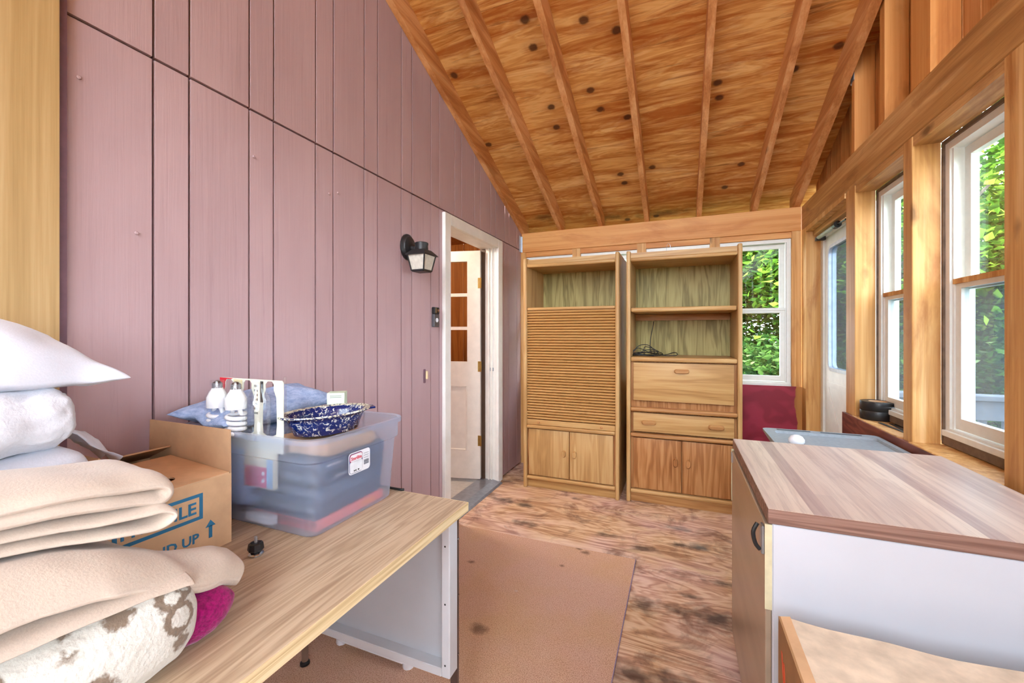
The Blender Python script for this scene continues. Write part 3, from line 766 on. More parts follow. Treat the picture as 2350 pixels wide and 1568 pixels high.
MB().prism(Q, 0, XD + 0.012, XD + 0.017).build('pane', M_GLASSD, d2)
for (p, q) in (((3.62, 0.16), (3.02, 0.90)), ((3.62, 0.90), (3.02, 0.16))):
    v = Vector((0, q[0] - p[0], q[1] - p[1])).normalized(); nrm = Vector((0, -v.z, v.y)) * 0.018
    a, b = Vector((0, *p)), Vector((0, *q))
    pts = [(c.y, c.z) for c in (a + nrm, b + nrm, b - nrm, a - nrm)]
    MB().prism(pts, 0, XD - 0.004, XD + 0.001).build('cross_moulding', M_WHITE, d2)
for z in (0.13, 0.92): MB().box(XD - 0.004, XD + 0.001, 3.0, 3.64, z - 0.018, z + 0.018).build('cross_moulding', M_WHITE, d2)
m = MB().tube([(XR + 0.055, 3.64, 1.985), (XR + 0.055, 3.28, 1.985)], 0.015, 10)
cl = m.build('door_closer', plain('pale_green_closer', C(158, 178, 168), 0.35), d2, smooth=True)
MB().tube([(XR + 0.055, 3.28, 1.985), (XR + 0.06, 3.12, 1.985)], 0.006, 8).tube([(XR + 0.055, 3.29, 1.985), (XR + 0.055, 3.24, 1.985)], 0.022, 10).build('closer_rod', M_BLACKP, cl)
MB().box(XR + 0.04, X2 + 0.002, 3.63, 3.67, 1.965, 1.99).build('closer_bracket', M_BLACKP, cl)

# unseen rear end behind the camera: added wall and posts, open above for daylight
we = struct('wall_back', 'unseen rear wall with corner posts, left open above to let daylight in', 'wall')
MB().box(XL, XR + 0.1, YB - 0.09, YB - 0.002, -0.03, 1.7).build('added_rear_wall', M_GABLE, we)
MB().box(XL, XL + 0.09, YB - 0.09, YB - 0.002, 0.75, zp(YB)).build('post', M_STUD, we)
MB().box(XR, XR + 0.09, YB - 0.09, YB - 0.002, 0.75, zp(YB)).build('post', M_STUD, we)

# ================================================================== WALL FIXTURES
def wallpt(px, py, x):
    d = pdir(px, py); t = x / d.x; q = d * t
    return Vector((x, q.y, CAM_H + q.z))
# lantern
bp = wallpt(934, 568, XL)
ln = thing('wall_lantern', 'black metal lantern with frosted panes mounted on the mauve wall', 'lamp', (XL, bp.y, bp.z - 0.1))
MB().lathe([(0.066, 0.001), (0.066, 0.010), (0.056, 0.016), (0.052, 0.024), (0.030, 0.030), (0.02, 0.034)], (XL, bp.y, bp.z), 24, 0, 1.0, 1.15).build('backplate', M_BLACK, ln, smooth=True)
lx, ly, lz = XL + 0.105, bp.y - 0.006, bp.z + 0.002
MB().tube(catmull([(XL + 0.03, bp.y, bp.z - 0.005), (XL + 0.06, bp.y, bp.z - 0.012), (lx - 0.045, ly, lz - 0.002)], 5), 0.013, 10).build('arm', M_BLACK, ln, smooth=True)
MB().lathe([(0.035, -0.030), (0.038, -0.026), (0.036, -0.004), (0.038, 0.004), (0.038, 0.012), (0.033, 0.016)], (lx, ly, lz), 24).build('cap', M_BLACK, ln, smooth=True)
def frus(mb, h0, s0, h1, s1):
    vs = [(lx + a * s, ly + b * s, h) for (h, s) in ((h0, s0), (h1, s1)) for (a, b) in ((-1, -1), (1, -1), (1, 1), (-1, 1))]
    return mb.add(vs, [(0, 3, 2, 1), (4, 5, 6, 7)] + [(i, (i + 1) % 4, 4 + (i + 1) % 4, 4 + i) for i in range(4)])
frus(frus(MB(), lz - 0.056, 0.066, lz - 0.028, 0.040), lz - 0.060, 0.068, lz - 0.056, 0.066).build('hood', M_BLACK, ln)
zt, zb_, st_, sb_ = lz - 0.060, lz - 0.146, 0.056, 0.040
for k, (a, b) in enumerate(((-1, -1), (1, -1), (1, 1), (-1, 1))):
    MB().tube([(lx + a * st_, ly + b * st_, zt), (lx + a * sb_, ly + b * sb_, zb_)], 0.0045, 4).build('corner_bar', M_BLACK, ln)
    c, d = ((1, -1), (1, 1), (-1, 1), (-1, -1))[k]
    f = 0.97
    MB().add([(lx + a * st_ * f, ly + b * st_ * f, zt), (lx + c * st_ * f, ly + d * st_ * f, zt), (lx + c * sb_ * f, ly + d * sb_ * f, zb_), (lx + a * sb_ * f, ly + b * sb_ * f, zb_),
              (lx + a * st_ * .92, ly + b * st_ * .92, zt), (lx + c * st_ * .92, ly + d * st_ * .92, zt), (lx + c * sb_ * .92, ly + d * sb_ * .92, zb_), (lx + a * sb_ * .92, ly + b * sb_ * .92, zb_)],
             [(0, 1, 2, 3), (7, 6, 5, 4), (0, 4, 5, 1), (1, 5, 6, 2), (2, 6, 7, 3), (3, 7, 4, 0)]).build('pane', M_FROST, ln)
frus(frus(MB(), zb_ - 0.007, 0.037, zb_ + 0.0, 0.044), zb_, 0.044, zb_ + 0.005, 0.043).build('bottom_rim', M_BLACK, ln)
# doorbell
q = wallpt(996, 728, XL)
db = thing('video_doorbell', 'slim black and silver doorbell on the wall beside the door casing', 'doorbell', (XL, q.y, q.z - 0.063))
MB().box(XL + 0.001, XL + 0.022, q.y - 0.031, q.y + 0.031, q.z - 0.063, q.z + 0.02, 0.004).build('faceplate', plain('grey_faceplate', C(98, 100, 106), 0.35, metal=0.5), db)
MB().box(XL + 0.001, XL + 0.024, q.y - 0.031, q.y + 0.031, q.z + 0.0205, q.z + 0.063, 0.004).build('camera_section', M_BLACKP, db)
MB().lathe([(0.014, 0.0), (0.014, 0.002), (0.010, 0.002), (0.010, 0.0006)], (XL + 0.022, q.y, q.z - 0.02), 20, 0).build('button_ring', M_WHITEP, db, smooth=True)
MB().lathe([(0.009, 0.0), (0.008, 0.003), (0.003, 0.005)], (XL + 0.024, q.y + 0.012, q.z + 0.042), 16, 0).build('lens', plain('lens_amber', C(120, 70, 40), 0.1), db, smooth=True)
MB().box(XL + 0.0241, XL + 0.0247, q.y - 0.018, q.y - 0.008, q.z + 0.024, q.z + 0.060).build('silver_stripe', M_CHROME, db)
# little latch block on the wall
q = wallpt(976, 862, XL)
hk = thing('wall_latch', 'small tan latch block screwed to the mauve wall left of the door', 'latch', (XL, q.y, q.z - 0.03))
MB().box(XL + 0.001, XL + 0.008, q.y - 0.022, q.y - 0.006, q.z - 0.045, q.z + 0.04, 0.002).build('backing', M_PURPLE_DK, hk)
MB().box(XL + 0.001, XL + 0.018, q.y - 0.005, q.y + 0.006, q.z - 0.022, q.z + 0.028, 0.002).build('latch', plain('ivory_latch', C(226, 204, 160), 0.5), hk)
# yellow cord hanging in the corner behind the roll-front cabinet
yc = catmull([(-1.36, YF - 0.03, 2.0), (-1.355, YF - 0.035, 1.5), (-1.35, YF - 0.04, 1.05), (-1.33, YF - 0.06, 0.9), (-1.27, YF - 0.08, 0.86), (-1.2, YF - 0.06, 0.95), (-1.18, YF - 0.05, 1.3)], 6)
tag(MB().tube(yc, 0.006, 6).build('extension_cord', plain('yellow_cord', C(206, 196, 40), 0.5), smooth='all'), 'yellow extension cord hanging in the corner behind the roll-front cabinet', 'cord')

# ================================================================== CABINETS
def pill(cx, cz, hl, vertical, y0, depth=0.016, r=0.011):
    """rounded finger pull on a front at y0, sticking out towards -y"""
    pts = []
    for sgn in (1, -1):
        for k in range(9):
            a = R(-90 + 180 * k / 8) if sgn > 0 else R(90 + 180 * k / 8)
            p = (sgn * (hl - r) + r * math.cos(a), r * math.sin(a))
            pts.append((cx + p[0], cz + p[1]) if not vertical else (cx - p[1], cz + p[0]))
    mb = MB(); n = len(pts)
    inner = [(cx + (p[0] - cx) * 0.86, cz + (p[1] - cz) * 0.86) for p in pts]
    mb.add([(p[0], y0, p[1]) for p in pts] + [(p[0], y0 - depth * 0.75, p[1]) for p in pts] + [(p[0], y0 - depth, p[1]) for p in inner],
           [(i, (i + 1) % n, n + (i + 1) % n, n + i) for i in range(n)] + [(n + i, n + (i + 1) % n, 2 * n + (i + 1) % n, 2 * n + i) for i in range(n)] + [list(range(2 * n, 3 * n))])
    return mb
CW, CDP, CH = 0.785, 0.51, 1.915
def carcase(t, wv, wx, toe_mat):
    for x0 in (0, CW - 0.03):
        MB().box(x0, x0 + 0.03, 0, CDP, 0, CH, 0.012, 3).build('side_panel', wv, t, local=True, smooth=True)
    MB().box(0.03, CW - 0.03, 0.012, CDP - 0.01, 1.842, 1.862).box(0.03, CW - 0.03, 0.028, 0.05, 1.862, 1.902).build('top_panel', wx, t, local=True)
    MB().box(0.03, CW - 0.03, 0.004, 0.05, 1.834, 1.862, 0.012, 3).build('top_nosing', wx, t, local=True, smooth=True)
    MB().box(0.03, CW - 0.03, CDP - 0.046, CDP - 0.038, 0.08, 1.842).build('back_panel', M_BACKP, t, local=True)
    MB().box(0.03, CW - 0.03, 0.04, 0.06, 0, 0.075).build('toe_board', toe_mat, t, local=True)
    nose(t, wx, 0.075, 0.102, 0.0)
def nose(t, wx, z0, z1, y0=0.0, name='rail', deep=0.06):
    MB().box(0.03, CW - 0.03, y0, y0 + deep, z0, z1, 0.011, 3).build(name, wx, t, local=True, smooth=True)
def front(t, name, wm, x0, x1, z0, z1, y0=0.012):
    return MB().box(x0, x1, y0, y0 + 0.022, z0, z1, 0.006, 2).build(name, wm, t, local=True, smooth=True)

c1 = thing('tambour_cabinet', 'tall oak cabinet with closed slatted roll front and two small doors', 'cabinet', (-1.218, 3.245, 0))
carcase(c1, M_OAK, M_OAKX, M_OAKX)
MB().box(0.03, CW - 0.03, 0.03, CDP - 0.05, 1.47, 1.488).build('shelf', M_OAKX, c1, local=True)
ns = 40
z0s, z1s = 0.572, 1.476
ph = (z1s - z0s) / ns
hs = MB()
prof = [(0.02, ph * 0.10), (0.008, ph * 0.14), (0.0025, ph * 0.30), (0, ph * 0.5), (0.0025, ph * 0.70), (0.008, ph * 0.86), (0.02, ph * 0.90), (0.024, ph * 1.0), (0.024, 0)]
hs.prism(prof, 0, 0.031, CW - 0.031)
s0 = hs.build('slat', M_SLAT, c1, local=True, smooth=True); s0.location = (0, 0.014, z0s)
for i in range(1, ns): share(s0, 'slat', c1, (0, 0.014, z0s + ph * i))
MB().box(0.031, CW - 0.031, 0.008, 0.04, 1.477, 1.5, 0.009, 3).build('slat_cap', M_OAKX, c1, local=True, smooth=True)
br = MB().box(0.031, CW - 0.031, 0.014, 0.03, 0.528, 0.571, 0.002).build('bottom_bar', M_OAKX, c1, local=True)
for x in (0.135, CW - 0.135):
    MB().lathe([(0.006, -0.018), (0.010, -0.016), (0.010, -0.011), (0.006, -0.006), (0.006, 0.0)], (x, 0.014, 0.55), 12, 1).build('knob', M_OAK2, br, local=True, smooth=True)
nose(c1, M_OAKX, 0.498, 0.526, -0.002)
MB().box(0.03, CW - 0.03, 0.03, CDP - 0.05, 0.5, 0.52).build('shelf', M_OAKX, c1, local=True)
for (a, b, s_) in ((0.046, CW / 2 - 0.003, 1), (CW / 2 + 0.003, CW - 0.046, -1)):
    d = front(c1, 'door', M_OAK, a, b, 0.11, 0.492)
    px_ = b - 0.04 if s_ > 0 else a + 0.04
    pill(px_, 0.315, 0.028, True, 0.012, 0.024, 0.0145).build('pull', M_OAK, d, local=True, smooth=True)
MB().box(0.03, CW - 0.03, 0.034, 0.036, 0.1, 0.5).build('inner_frame', M_OAK2, c1, local=True)

c2 = thing('shelf_cabinet', 'tall oak cabinet with open shelves above a drop front, drawer and doors', 'cabinet', (-0.382, 3.262, 0), R(0.4))
carcase(c2, M_OAK, M_OAKX, M_OAK2X)
sh = MB().box(0.031, CW - 0.031, 0.018, CDP - 0.05, 1.448, 1.482, 0.013, 3).build('shelf', M_OAKX, c2, local=True, smooth=True)
MB().box(0.031, CW - 0.031, CDP - 0.08, CDP - 0.05, 1.395, 1.446).build('shelf_cleat', M_OAK2X, c2, local=True)
MB().box(0.031, CW - 0.031, 0.004, CDP - 0.05, 1.072, 1.106, 0.013, 3).build('worktop', M_OAKX, c2, local=True, smooth=True)
df = front(c2, 'drop_front', M_OAKX, 0.05, CW - 0.05, 0.775, 1.064, 0.02)
pill(CW / 2 + 0.0, 1.006, 0.052, False, 0.02, 0.024, 0.0145).build('pull', M_OAK2X, df, local=True, smooth=True)
MB().box(0.03, CW - 0.03, 0.05, 0.052, 0.53, 1.07).build('inner_frame', M_OAK2, c2, local=True)
nose(c2, M_OAK2X, 0.694, 0.724, 0.0, 'rail', 0.08)
dw = front(c2, 'drawer', M_OAKX, 0.05, CW - 0.05, 0.542, 0.684)
for x in (0.165, CW - 0.165): pill(x, 0.615, 0.052, False, 0.012, 0.024, 0.0145).build('pull', M_OAK2X, dw, local=True, smooth=True)
nose(c2, M_OAK2X, 0.502, 0.53, -0.002)
for (a, b, s_) in ((0.05, CW / 2 - 0.003, 1), (CW / 2 + 0.003, CW - 0.05, -1)):
    d = front(c2, 'door', M_OAK2, a, b, 0.112, 0.494)
    px_ = b - 0.04 if s_ > 0 else a + 0.04
    pill(px_, 0.335, 0.03, True, 0.012, 0.024, 0.0155).build('pull', M_OAK2, d, local=True, smooth=True)
MB().box(0.03, CW - 0.03, 0.036, 0.038, 0.1, 0.5).build('inner_frame', M_OAK2, c2, local=True)
# cable coil on the worktop
pts = []
rc = random.Random(3)
for k in range(6):
    ca_, ra, rb_ = rc.uniform(0.10, 0.2), rc.uniform(0.05, 0.10), rc.uniform(0.04, 0.085)
    for j in range(14):
        a = 2 * math.pi * j / 14 + k * 0.7
        lift = max(0.0, math.sin(a)) * rb_ * (1.0 if k % 2 else 0.35)
        pts.append((ca_ + ra * math.cos(a), 0.2 + 0.05 * math.sin(a) * (0.5 if k % 2 else 1.2), 0.006 + lift + 0.001 * k))
pts += [(0.30, 0.19, 0.006), (0.36, 0.20, 0.012), (0.34, 0.24, 0.03), (0.26, 0.26, 0.006)]
pts += [(0.16, 0.36, 0.02), (0.15, 0.40, 0.12), (0.17, 0.415, 0.24), (0.175, 0.42, 0.28)]
base = Vector((-0.382, 3.262, 1.106))
tag(MB().tube([Vector(p) + base for p in catmull(pts, 3)], 0.003, 6).build('cable_coil', M_BLACKP, smooth='all'), 'loosely coiled thin black cable on the open middle shelf', 'cable')
# small wire hanger on top of the unit
tag(MB().tube([Vector((0.28, 0.1, 0)) + Vector(p) + Vector((-0.382, 3.262, CH - 0.052)) for p in [(0, 0, 0.0), (0.008, 0, 0.09), (0.02, 0, 0.11), (0.032, 0, 0.09), (0.04, 0, 0.0)]], 0.0012, 5).build('wire_hook', M_STEEL), 'bent thin wire hook standing on top of the open-shelf cabinet', 'hook')

# ================================================================== DESK
DZ = 0.74
dk = thing('desk', 'wood-grain laminate desk on a grey metal frame along the mauve wall', 'desk', (-1.03, 0.39, 0))
top = MB().box(-1.435, -0.633, -0.45, 1.178, DZ - 0.0285, DZ, 0.0015).build('desk_top', M_DESK, dk)
MB().box(-0.6329, -0.6305, -0.45, 1.178, DZ - 0.028, DZ - 0.0006).build('edge_band', M_DESKE, top)
MB().box(-1.435, -0.6305, 1.1781, 1.1805, DZ - 0.028, DZ - 0.0006).build('edge_band', M_DESKE, top)
def endframe(y0):
    MB().box(-0.690, -0.660, y0, y0 + 0.05, 0.21, DZ - 0.03, 0.003).build('post', M_METGREY, dk)
    MB().box(-1.40, -1.37, y0, y0 + 0.05, 0.21, DZ - 0.03, 0.003).build('post', M_METGREY, dk)
    MB().box(-1.37, -0.690, y0, y0 + 0.045, 0.21, 0.237, 0.002).build('bottom_rail', M_METGREY, dk)
    MB().box(-1.37, -0.690, y0 + 0.002, y0 + 0.045, 0.685, DZ - 0.03, 0.002).build('top_rail', M_METGREY, dk)
    MB().box(-1.37, -0.690, y0 + 0.038, y0 + 0.043, 0.237, 0.685).build('end_panel', plain('grey_sheet', C(176, 182, 190), 0.45, var=0.02, vs_=5), dk)
    MB().box(-0.688, -0.662, y0 + 0.0505, y0 + 0.064, 0.0085, DZ - 0.03, 0.002).build('leg', M_BROWNMET, dk)
    for z in (0.25, 0.44, 0.62):
        MB().lathe([(0.004, 0), (0.004, 0.002), (0.002, 0.003)], (-0.662, y0 + 0.0575, z), 8, 0).build('rivet', M_CHROME, dk)
        MB().lathe([(0.003, -0.0008), (0.003, 0.001)], (-0.676, y0, z), 8, 1).build('screw_hole', M_BLACKP, dk)
    MB().tube([(-1.34, y0 + 0.066, 0.012), (-1.34, y0 + 0.066, 0.36)], 0.012, 12).build('leg', M_CHROME, dk, smooth=True)
    MB().lathe([(0.018, 0.0), (0.018, 0.008), (0.012, 0.014)], (-1.34, y0 + 0.066, 0.0085), 12).build('foot', M_BLACKP, dk, smooth=True)
endframe(1.112)
endframe(-0.42)

# white tub under the desk
tb = thing('plastic_tub', 'white plastic tub on the carpet half hidden below the desk end', 'tub', (-1.13, 1.42, 0.008))
m = MB()
ringp = lambda s, z: [(-1.13 + a * (0.19 + s), 1.425 + b * (0.13 + s), z) for (a, b) in [(-1, -0.75), (-0.8, -1), (0.8, -1), (1, -0.75), (1, 0.75), (0.8, 1), (-0.8, 1), (-1, 0.75)]]
L = [ringp(0, 0.03), ringp(0.03, 0.42), ringp(0.045, 0.42), ringp(0.045, 0.44), ringp(0.02, 0.44), ringp(-0.006, 0.04)]
for r_ in L: m.v += [Vector(p) for p in r_]
for i in range(len(L) - 1): m.f += [[i * 8 + k, i * 8 + (k + 1) % 8, (i + 1) * 8 + (k + 1) % 8, (i + 1) * 8 + k] for k in range(8)]
m.f += [list(range(8))[::-1], [40 + k for k in range(8)]]
m.build('tub', M_WHITEP, tb, smooth=True)
for (a, b) in ((-1, -1), (1, -1), (1, 1), (-1, 1)):
    MB().lathe([(0.022, 0.008), (0.022, 0.03)], (-1.13 + a * 0.165, 1.425 + b * 0.105, 0), 10).build('foot', M_WHITEP, tb, smooth=True)

# ================================================================== CLEAR BIN AND CONTENTS
bx0, bx1, by0, by1 = -1.385, -0.884, 0.80, 1.128
rx0, rx1, ry0, ry1, rz = -1.415, -0.852, 0.774, 1.163, 1.008
def rrect(x0, x1, y0, y1, r, z, n=5):
    P = []
    for (cx, cy_, a0) in ((x1 - r, y1 - r, 0), (x0 + r, y1 - r, 90), (x0 + r, y0 + r, 180), (x1 - r, y0 + r, 270)):
        for k in range(n + 1):
            a = R(a0 + 90 * k / n); P.append(Vector((cx + r * math.cos(a), cy_ + r * math.sin(a), z)))
    return P
def loft(rings, cap0=True, cap1=False):
    m = MB(); n = len(rings[0])
    for r_ in rings: m.v += r_
    for i in range(len(rings) - 1): m.f += [[i * n + k, i * n + (k + 1) % n, (i + 1) * n + (k + 1) % n, (i + 1) * n + k] for k in range(n)]
    if cap0: m.f.append(list(range(n))[::-1])
    if cap1: m.f.append([(len(rings) - 1) * n + k for k in range(n)])
    return m
def lerp_r(t, z, r, g=0.0):
    f = lambda a, b: a + (b - a) * t
    return rrect(f(bx0, rx0 + 0.012) - g, f(bx1, rx1 - 0.012) + g, f(by0, ry0 + 0.012) - g, f(by1, ry1 - 0.012) + g, r, z)
bn = thing('storage_bin', 'frosted clear plastic storage bin full of books on the desk', 'bin', ((bx0 + bx1) / 2, (by0 + by1) / 2, DZ))
zf = lambda t: DZ + 0.001 + (rz - DZ) * t
body = loft([lerp_r(0.0, zf(0.01), 0.03, -0.008), lerp_r(0.03, zf(0.04), 0.035), lerp_r(0.72, zf(0.74), 0.045), lerp_r(0.75, zf(0.765), 0.05, 0.008), lerp_r(0.97, zf(0.97), 0.05, 0.004)]).build('bin_body', M_BIN, bn, smooth=True)
loft([lerp_r(0.95, zf(0.955), 0.05, 0.004), rrect(rx0, rx1, ry0, ry1, 0.055, zf(0.94)), rrect(rx0, rx1, ry0, ry1, 0.055, zf(0.99)), rrect(rx0 + 0.004, rx1 - 0.004, ry0 + 0.004, ry1 - 0.004, 0.055, zf(1.0)), lerp_r(0.97, zf(0.985), 0.048, 0.002)], False).build('rim', M_BIN, bn, smooth=True)
# label on the long side facing the room: local frame there
def on_x_face(mb2d, x, y0, z0):
    """2-D mesh (u right, v up, w out) on a +x-facing side; u runs along +y"""
    M = Matrix(((0, 0, 1, x), (1, 0, 0, y0), (0, 1, 0, z0), (0, 0, 0, 1)))
    return mb2d.move(M)
def plate(w, h, r, d=0.0006, n=4):
    P = rrect(0, w, 0, h, r, 0, n); m = MB(); m.prism([(p.x, p.y) for p in P], 2, 0, d); return m
LX, LY, LZ = -0.8635, 0.905, 0.880
tiltM = lambda mb: mb
lab = on_x_face(plate(0.086, 0.062, 0.010), LX, LY, LZ).build('label', M_WHITEP, bn)
redl = on_x_face(plate(0.052, 0.056, 0.009), LX + 0.0007, LY + 0.002, LZ + 0.003).build('label_border', plain('label_navy', C(40, 60, 110), 0.5), lab)
on_x_face(plate(0.049, 0.022, 0.007), LX + 0.0014, LY + 0.0035, LZ + 0.0355).build('label_band', plain('label_red', C(190, 40, 70), 0.5), lab)
on_x_face(plate(0.047, 0.020, 0.007), LX + 0.0019, LY + 0.0045, LZ + 0.0365).build('label_band', M_WHITEP, lab)
on_x_face(plate(0.049, 0.0325, 0.006), LX + 0.0014, LY + 0.0035, LZ + 0.0045).build('label_band', plain('label_paper', C(222, 226, 232), 0.5), lab)
on_x_face(text_mb('Sterilite', 0.0135, bold=0.0002), LX + 0.0028, LY + 0.0065, LZ + 0.041).build('lettering', plain('label_red_ink', C(196, 30, 60), 0.5), lab)
for (u_, w_) in ((0.018, 0.004), (0.024, 0.004), (0.034, 0.005)): on_x_face(MB().box(0, w_, 0, 0.004, 0, 0.0003), LX + 0.0022, LY + u_, LZ + 0.008).build('print_mark', M_BLACKP, lab)
for i in range(6):
    on_x_face(MB().box(0, 0.020, 0, 0.0012 if i < 4 else 0.006, 0, 0.0004), LX + 0.0008, LY + 0.060, LZ + 0.012 + 0.0065 * (5 - i) + 0.004).build('print_line', plain('grey_print', C(120, 124, 134), 0.6), lab)
# books inside, stacked flat
pap = plain('book_pages', C(112, 120, 138), 0.8)
def book(nm, label, x0, x1, y0, y1, z0, h, cover, spine=None):
    t = thing(nm, label, 'book', ((x0 + x1) / 2, (y0 + y1) / 2, z0), 0, 'books in the clear bin')
    MB().box(x0, x1 - 0.003, y0, y1, z0, z0 + 0.003).box(x0, x1 - 0.003, y0, y1, z0 + h - 0.003, z0 + h).build('cover', cover, t)
    MB().box(x1 - 0.0029, x1, y0, y1, z0, z0 + h, 0.0012).build('spine', spine or cover, t)
    MB().box(x0 + 0.003, x1 - 0.004, y0 + 0.03, y1 - 0.003, z0 + 0.0031, z0 + h - 0.0031).build('pages', pap, t)
    return t
navy = plain('navy_cover', C(46, 62, 96), 0.5); slate = plain('slate_cover', C(70, 88, 120), 0.5); redc = plain('red_cover', C(222, 112, 108), 0.5)
orange = plain('orange_cover', C(226, 130, 60), 0.5); dkb = plain('dark_cover', C(36, 44, 64), 0.5)
z = DZ + 0.006
stack = [('paperback_book', 'red and orange spined book at the bottom of the clear bin', 0.026, redc, redc, -0.905), ('hardback_book', 'thick navy book second from the bottom in the clear bin', 0.045, navy, navy, -0.915),
         ('hardback_book', 'dark slate book in the middle of the pile in the clear bin', 0.038, slate, slate, -0.91), ('hardback_book', 'near-black book above the slate one in the clear bin', 0.042, dkb, navy, -0.905), ('hardback_book', 'blue-grey book on top of the pile inside the clear bin', 0.034, navy, slate, -0.90)]
for (nm, lb, h, cv, sp, x1) in stack:
    b = book(nm, lb, -1.16, x1, 0.835, 1.10, z, h, cv, sp)
    if 'orange' in lb:
        MB().box(x1, x1 + 0.0006, 1.0, 1.06, z + 0.006, z + 0.02).build('spine_patch', orange, b)
    else:
        k_ = stack.index((nm, lb, h, cv, sp, x1))
        if k_ >= 3:
            tm = MB()
            for q_ in range(11): tm.box(q_ * 0.0045, q_ * 0.0045 + 0.0022, -0.001 * (q_ % 3 == 0), 0.007 - 0.0015 * ((q_ * 5 + k_) % 3), 0, 0.0004)
            on_x_face(tm, x1 + 0.0004, 0.90 - 0.035 * (k_ - 3), z + h / 2 - 0.004).build('title_print', M_WHITEP, b)
    z += h + 0.001
ztop = z
m_ = thing('boxed_game', 'pink and blue cardboard packet standing inside the clear bin', 'packet', (-1.08, 0.815, 0.84))
MB().box(-1.165, -1.045, 0.815, 0.829, 0.845, 0.945, 0.001).build('packet', plain('pale_yellow_card', C(222, 216, 190), 0.6), m_)
MB().box(-1.160, -1.072, 0.8140, 0.8148, 0.848, 0.905).build('pink_panel', plain('pink_card', C(206, 92, 128), 0.6), m_)
MB().box(-1.0715, -1.048, 0.8140, 0.8148, 0.848, 0.93).build('blue_panel', plain('pale_blue_card', C(150, 182, 216), 0.6), m_)
for zz in (0.868, 0.888): MB().lathe([(0.006, -0.0006), (0.006, 0.0)], (-1.085, 0.8139, zz), 12, 1).build('icon', M_WHITEP, m_)
for i in range(2):
    tag(MB().box(-1.155, -1.05, 0.812, 0.833, DZ + 0.006 + 0.013 * i, DZ + 0.0175 + 0.013 * i, 0.002).build('paper_pad', M_WHITEP), ['white paper pad flat on the floor of the clear bin', 'upper white paper pad lying on another in the clear bin'][i], 'pad', 'paper pads in the clear bin')
tag(MB().rounded((-1.275, 0.97, 0.87), (0.095, 0.15, 0.12), 0.05, 10, lambda p: p + wob(p, 9, 0.012, 2)).build('folded_cloth', M_BLUEC, smooth='all'), 'folded pale blue cloth filling the back of the clear bin below the pillow', 'cloth')
# blue crinkled cushion sticking out
def pillow_mb(c, hx, hy, top, bot, pinch=0.10, n=28, fn=None, pw=0.45):
    m = MB()
    for side in (1, -1):
        for i in range(n + 1):
            for j in range(n + 1):
                u, v = math.sin(math.pi / 2 * (-1 + 2 * i / n)), math.sin(math.pi / 2 * (-1 + 2 * j / n))
                x = hx * u * (1 - pinch * (1 - v * v)); y_ = hy * v * (1 - pinch * (1 - u * u))
                th = (max(0, 1 - u * u) * max(0, 1 - v * v)) ** pw
                p = Vector((x, y_, (top if side > 0 else -bot) * th))
                m.v.append(p)
    N1 = (n + 1) * (n + 1)
    for side in (0, 1):
        for i in range(n):
            for j in range(n):
                a = side * N1 + i * (n + 1) + j
                q_ = [a, a + n + 1, a + n + 2, a + 1]; m.f.append(q_ if side == 0 else q_[::-1])
    bm = bmesh.new(); bv = [bm.verts.new(v) for v in m.v]
    for f in m.f: bm.faces.new([bv[k] for k in f])
    bmesh.ops.remove_doubles(bm, verts=bm.verts[:], dist=1e-5)
    m2 = MB().bm(bm)
    m2.v = [(fn(p) if fn else p) + Vector(c) for p in m2.v]
    return m2
cush = pillow_mb((-1.285, 0.965, 1.035), 0.125, 0.215, 0.055, 0.04, 0.06, 24, lambda p: Vector((p.x, p.y, p.z + 0.10 * p.x * -1 * 0.6 + 0.11 * max(0, p.y) - 0.02 * max(0, -p.y))) + wob(p, 14, 0.016, 4))
tag(cush.build('cushion', M_BLUEC, smooth='all'), 'pale blue crinkled cotton cushion stuffed in the top of the clear bin', 'cushion')
# bulb blister pack
pk = thing('bulb_blister_pack', 'card blister pack with two spiral bulbs and one empty slot in the clear bin', 'package', (-1.155, 0.828, 0.93))
PY = 0.826
bm = bmesh.new()
def loop_(pts):
    vs_ = [bm.verts.new((p[0], 0, p[1])) for p in pts]
    return [bm.edges.new((vs_[i], vs_[(i + 1) % len(vs_)])) for i in range(len(vs_))]
ee = loop_([(-1.287, 0.945), (-1.020, 0.945), (-1.020, 1.144), (-1.026, 1.150), (-1.281, 1.150), (-1.287, 1.144)])
for cx in (-1.246, -1.166, -1.075):
    pr = [(0.009, 0.012), (0.0165, 0.004), (0.0165, -0.012), (0.027, -0.034), (0.028, -0.066), (0.029, -0.11), (0.026, -0.136), (0.012, -0.142)]
    ee += loop_([(cx + x, 1.134 + h) for (x, h) in pr] + [(cx - x, 1.134 + h) for (x, h) in pr[::-1]])
bmesh.ops.triangle_fill(bm, use_beauty=True, edges=ee)
ext = bmesh.ops.extrude_face_region(bm, geom=bm.faces[:])
for v in ext['geom']:
    if isinstance(v, bmesh.types.BMVert): v.co.y += 0.0016
cdm = MB().bm(bm); cdm.v = [Vector((p.x, p.y + PY, p.z)) for p in cdm.v]
cdm.build('card', plain('pack_card', C(216, 216, 200), 0.5), pk)
MB().prism([(-1.2865, 1.1495), (-1.228, 1.1495), (-1.236, 1.147), (-1.256, 1.146), (-1.263, 1.138), (-1.263, 1.122), (-1.274, 1.100), (-1.2865, 1.090)], 1, PY - 0.0008, PY - 0.0001).build('red_corner', plain('pack_red', C(202, 24, 48), 0.5), pk)
MB().box(-1.224, -1.188, PY - 0.0006, PY - 0.0001, 1.122, 1.146).build('print_block', plain('pack_cream', C(216, 206, 160), 0.5), pk)
for i in range(7):
    MB().box(-1.138, -1.122, PY - 0.0006, PY - 0.0001, 1.05 + i * 0.013, 1.056 + i * 0.013).build('print_line', plain('pack_grey', C(130, 134, 130), 0.5), pk)
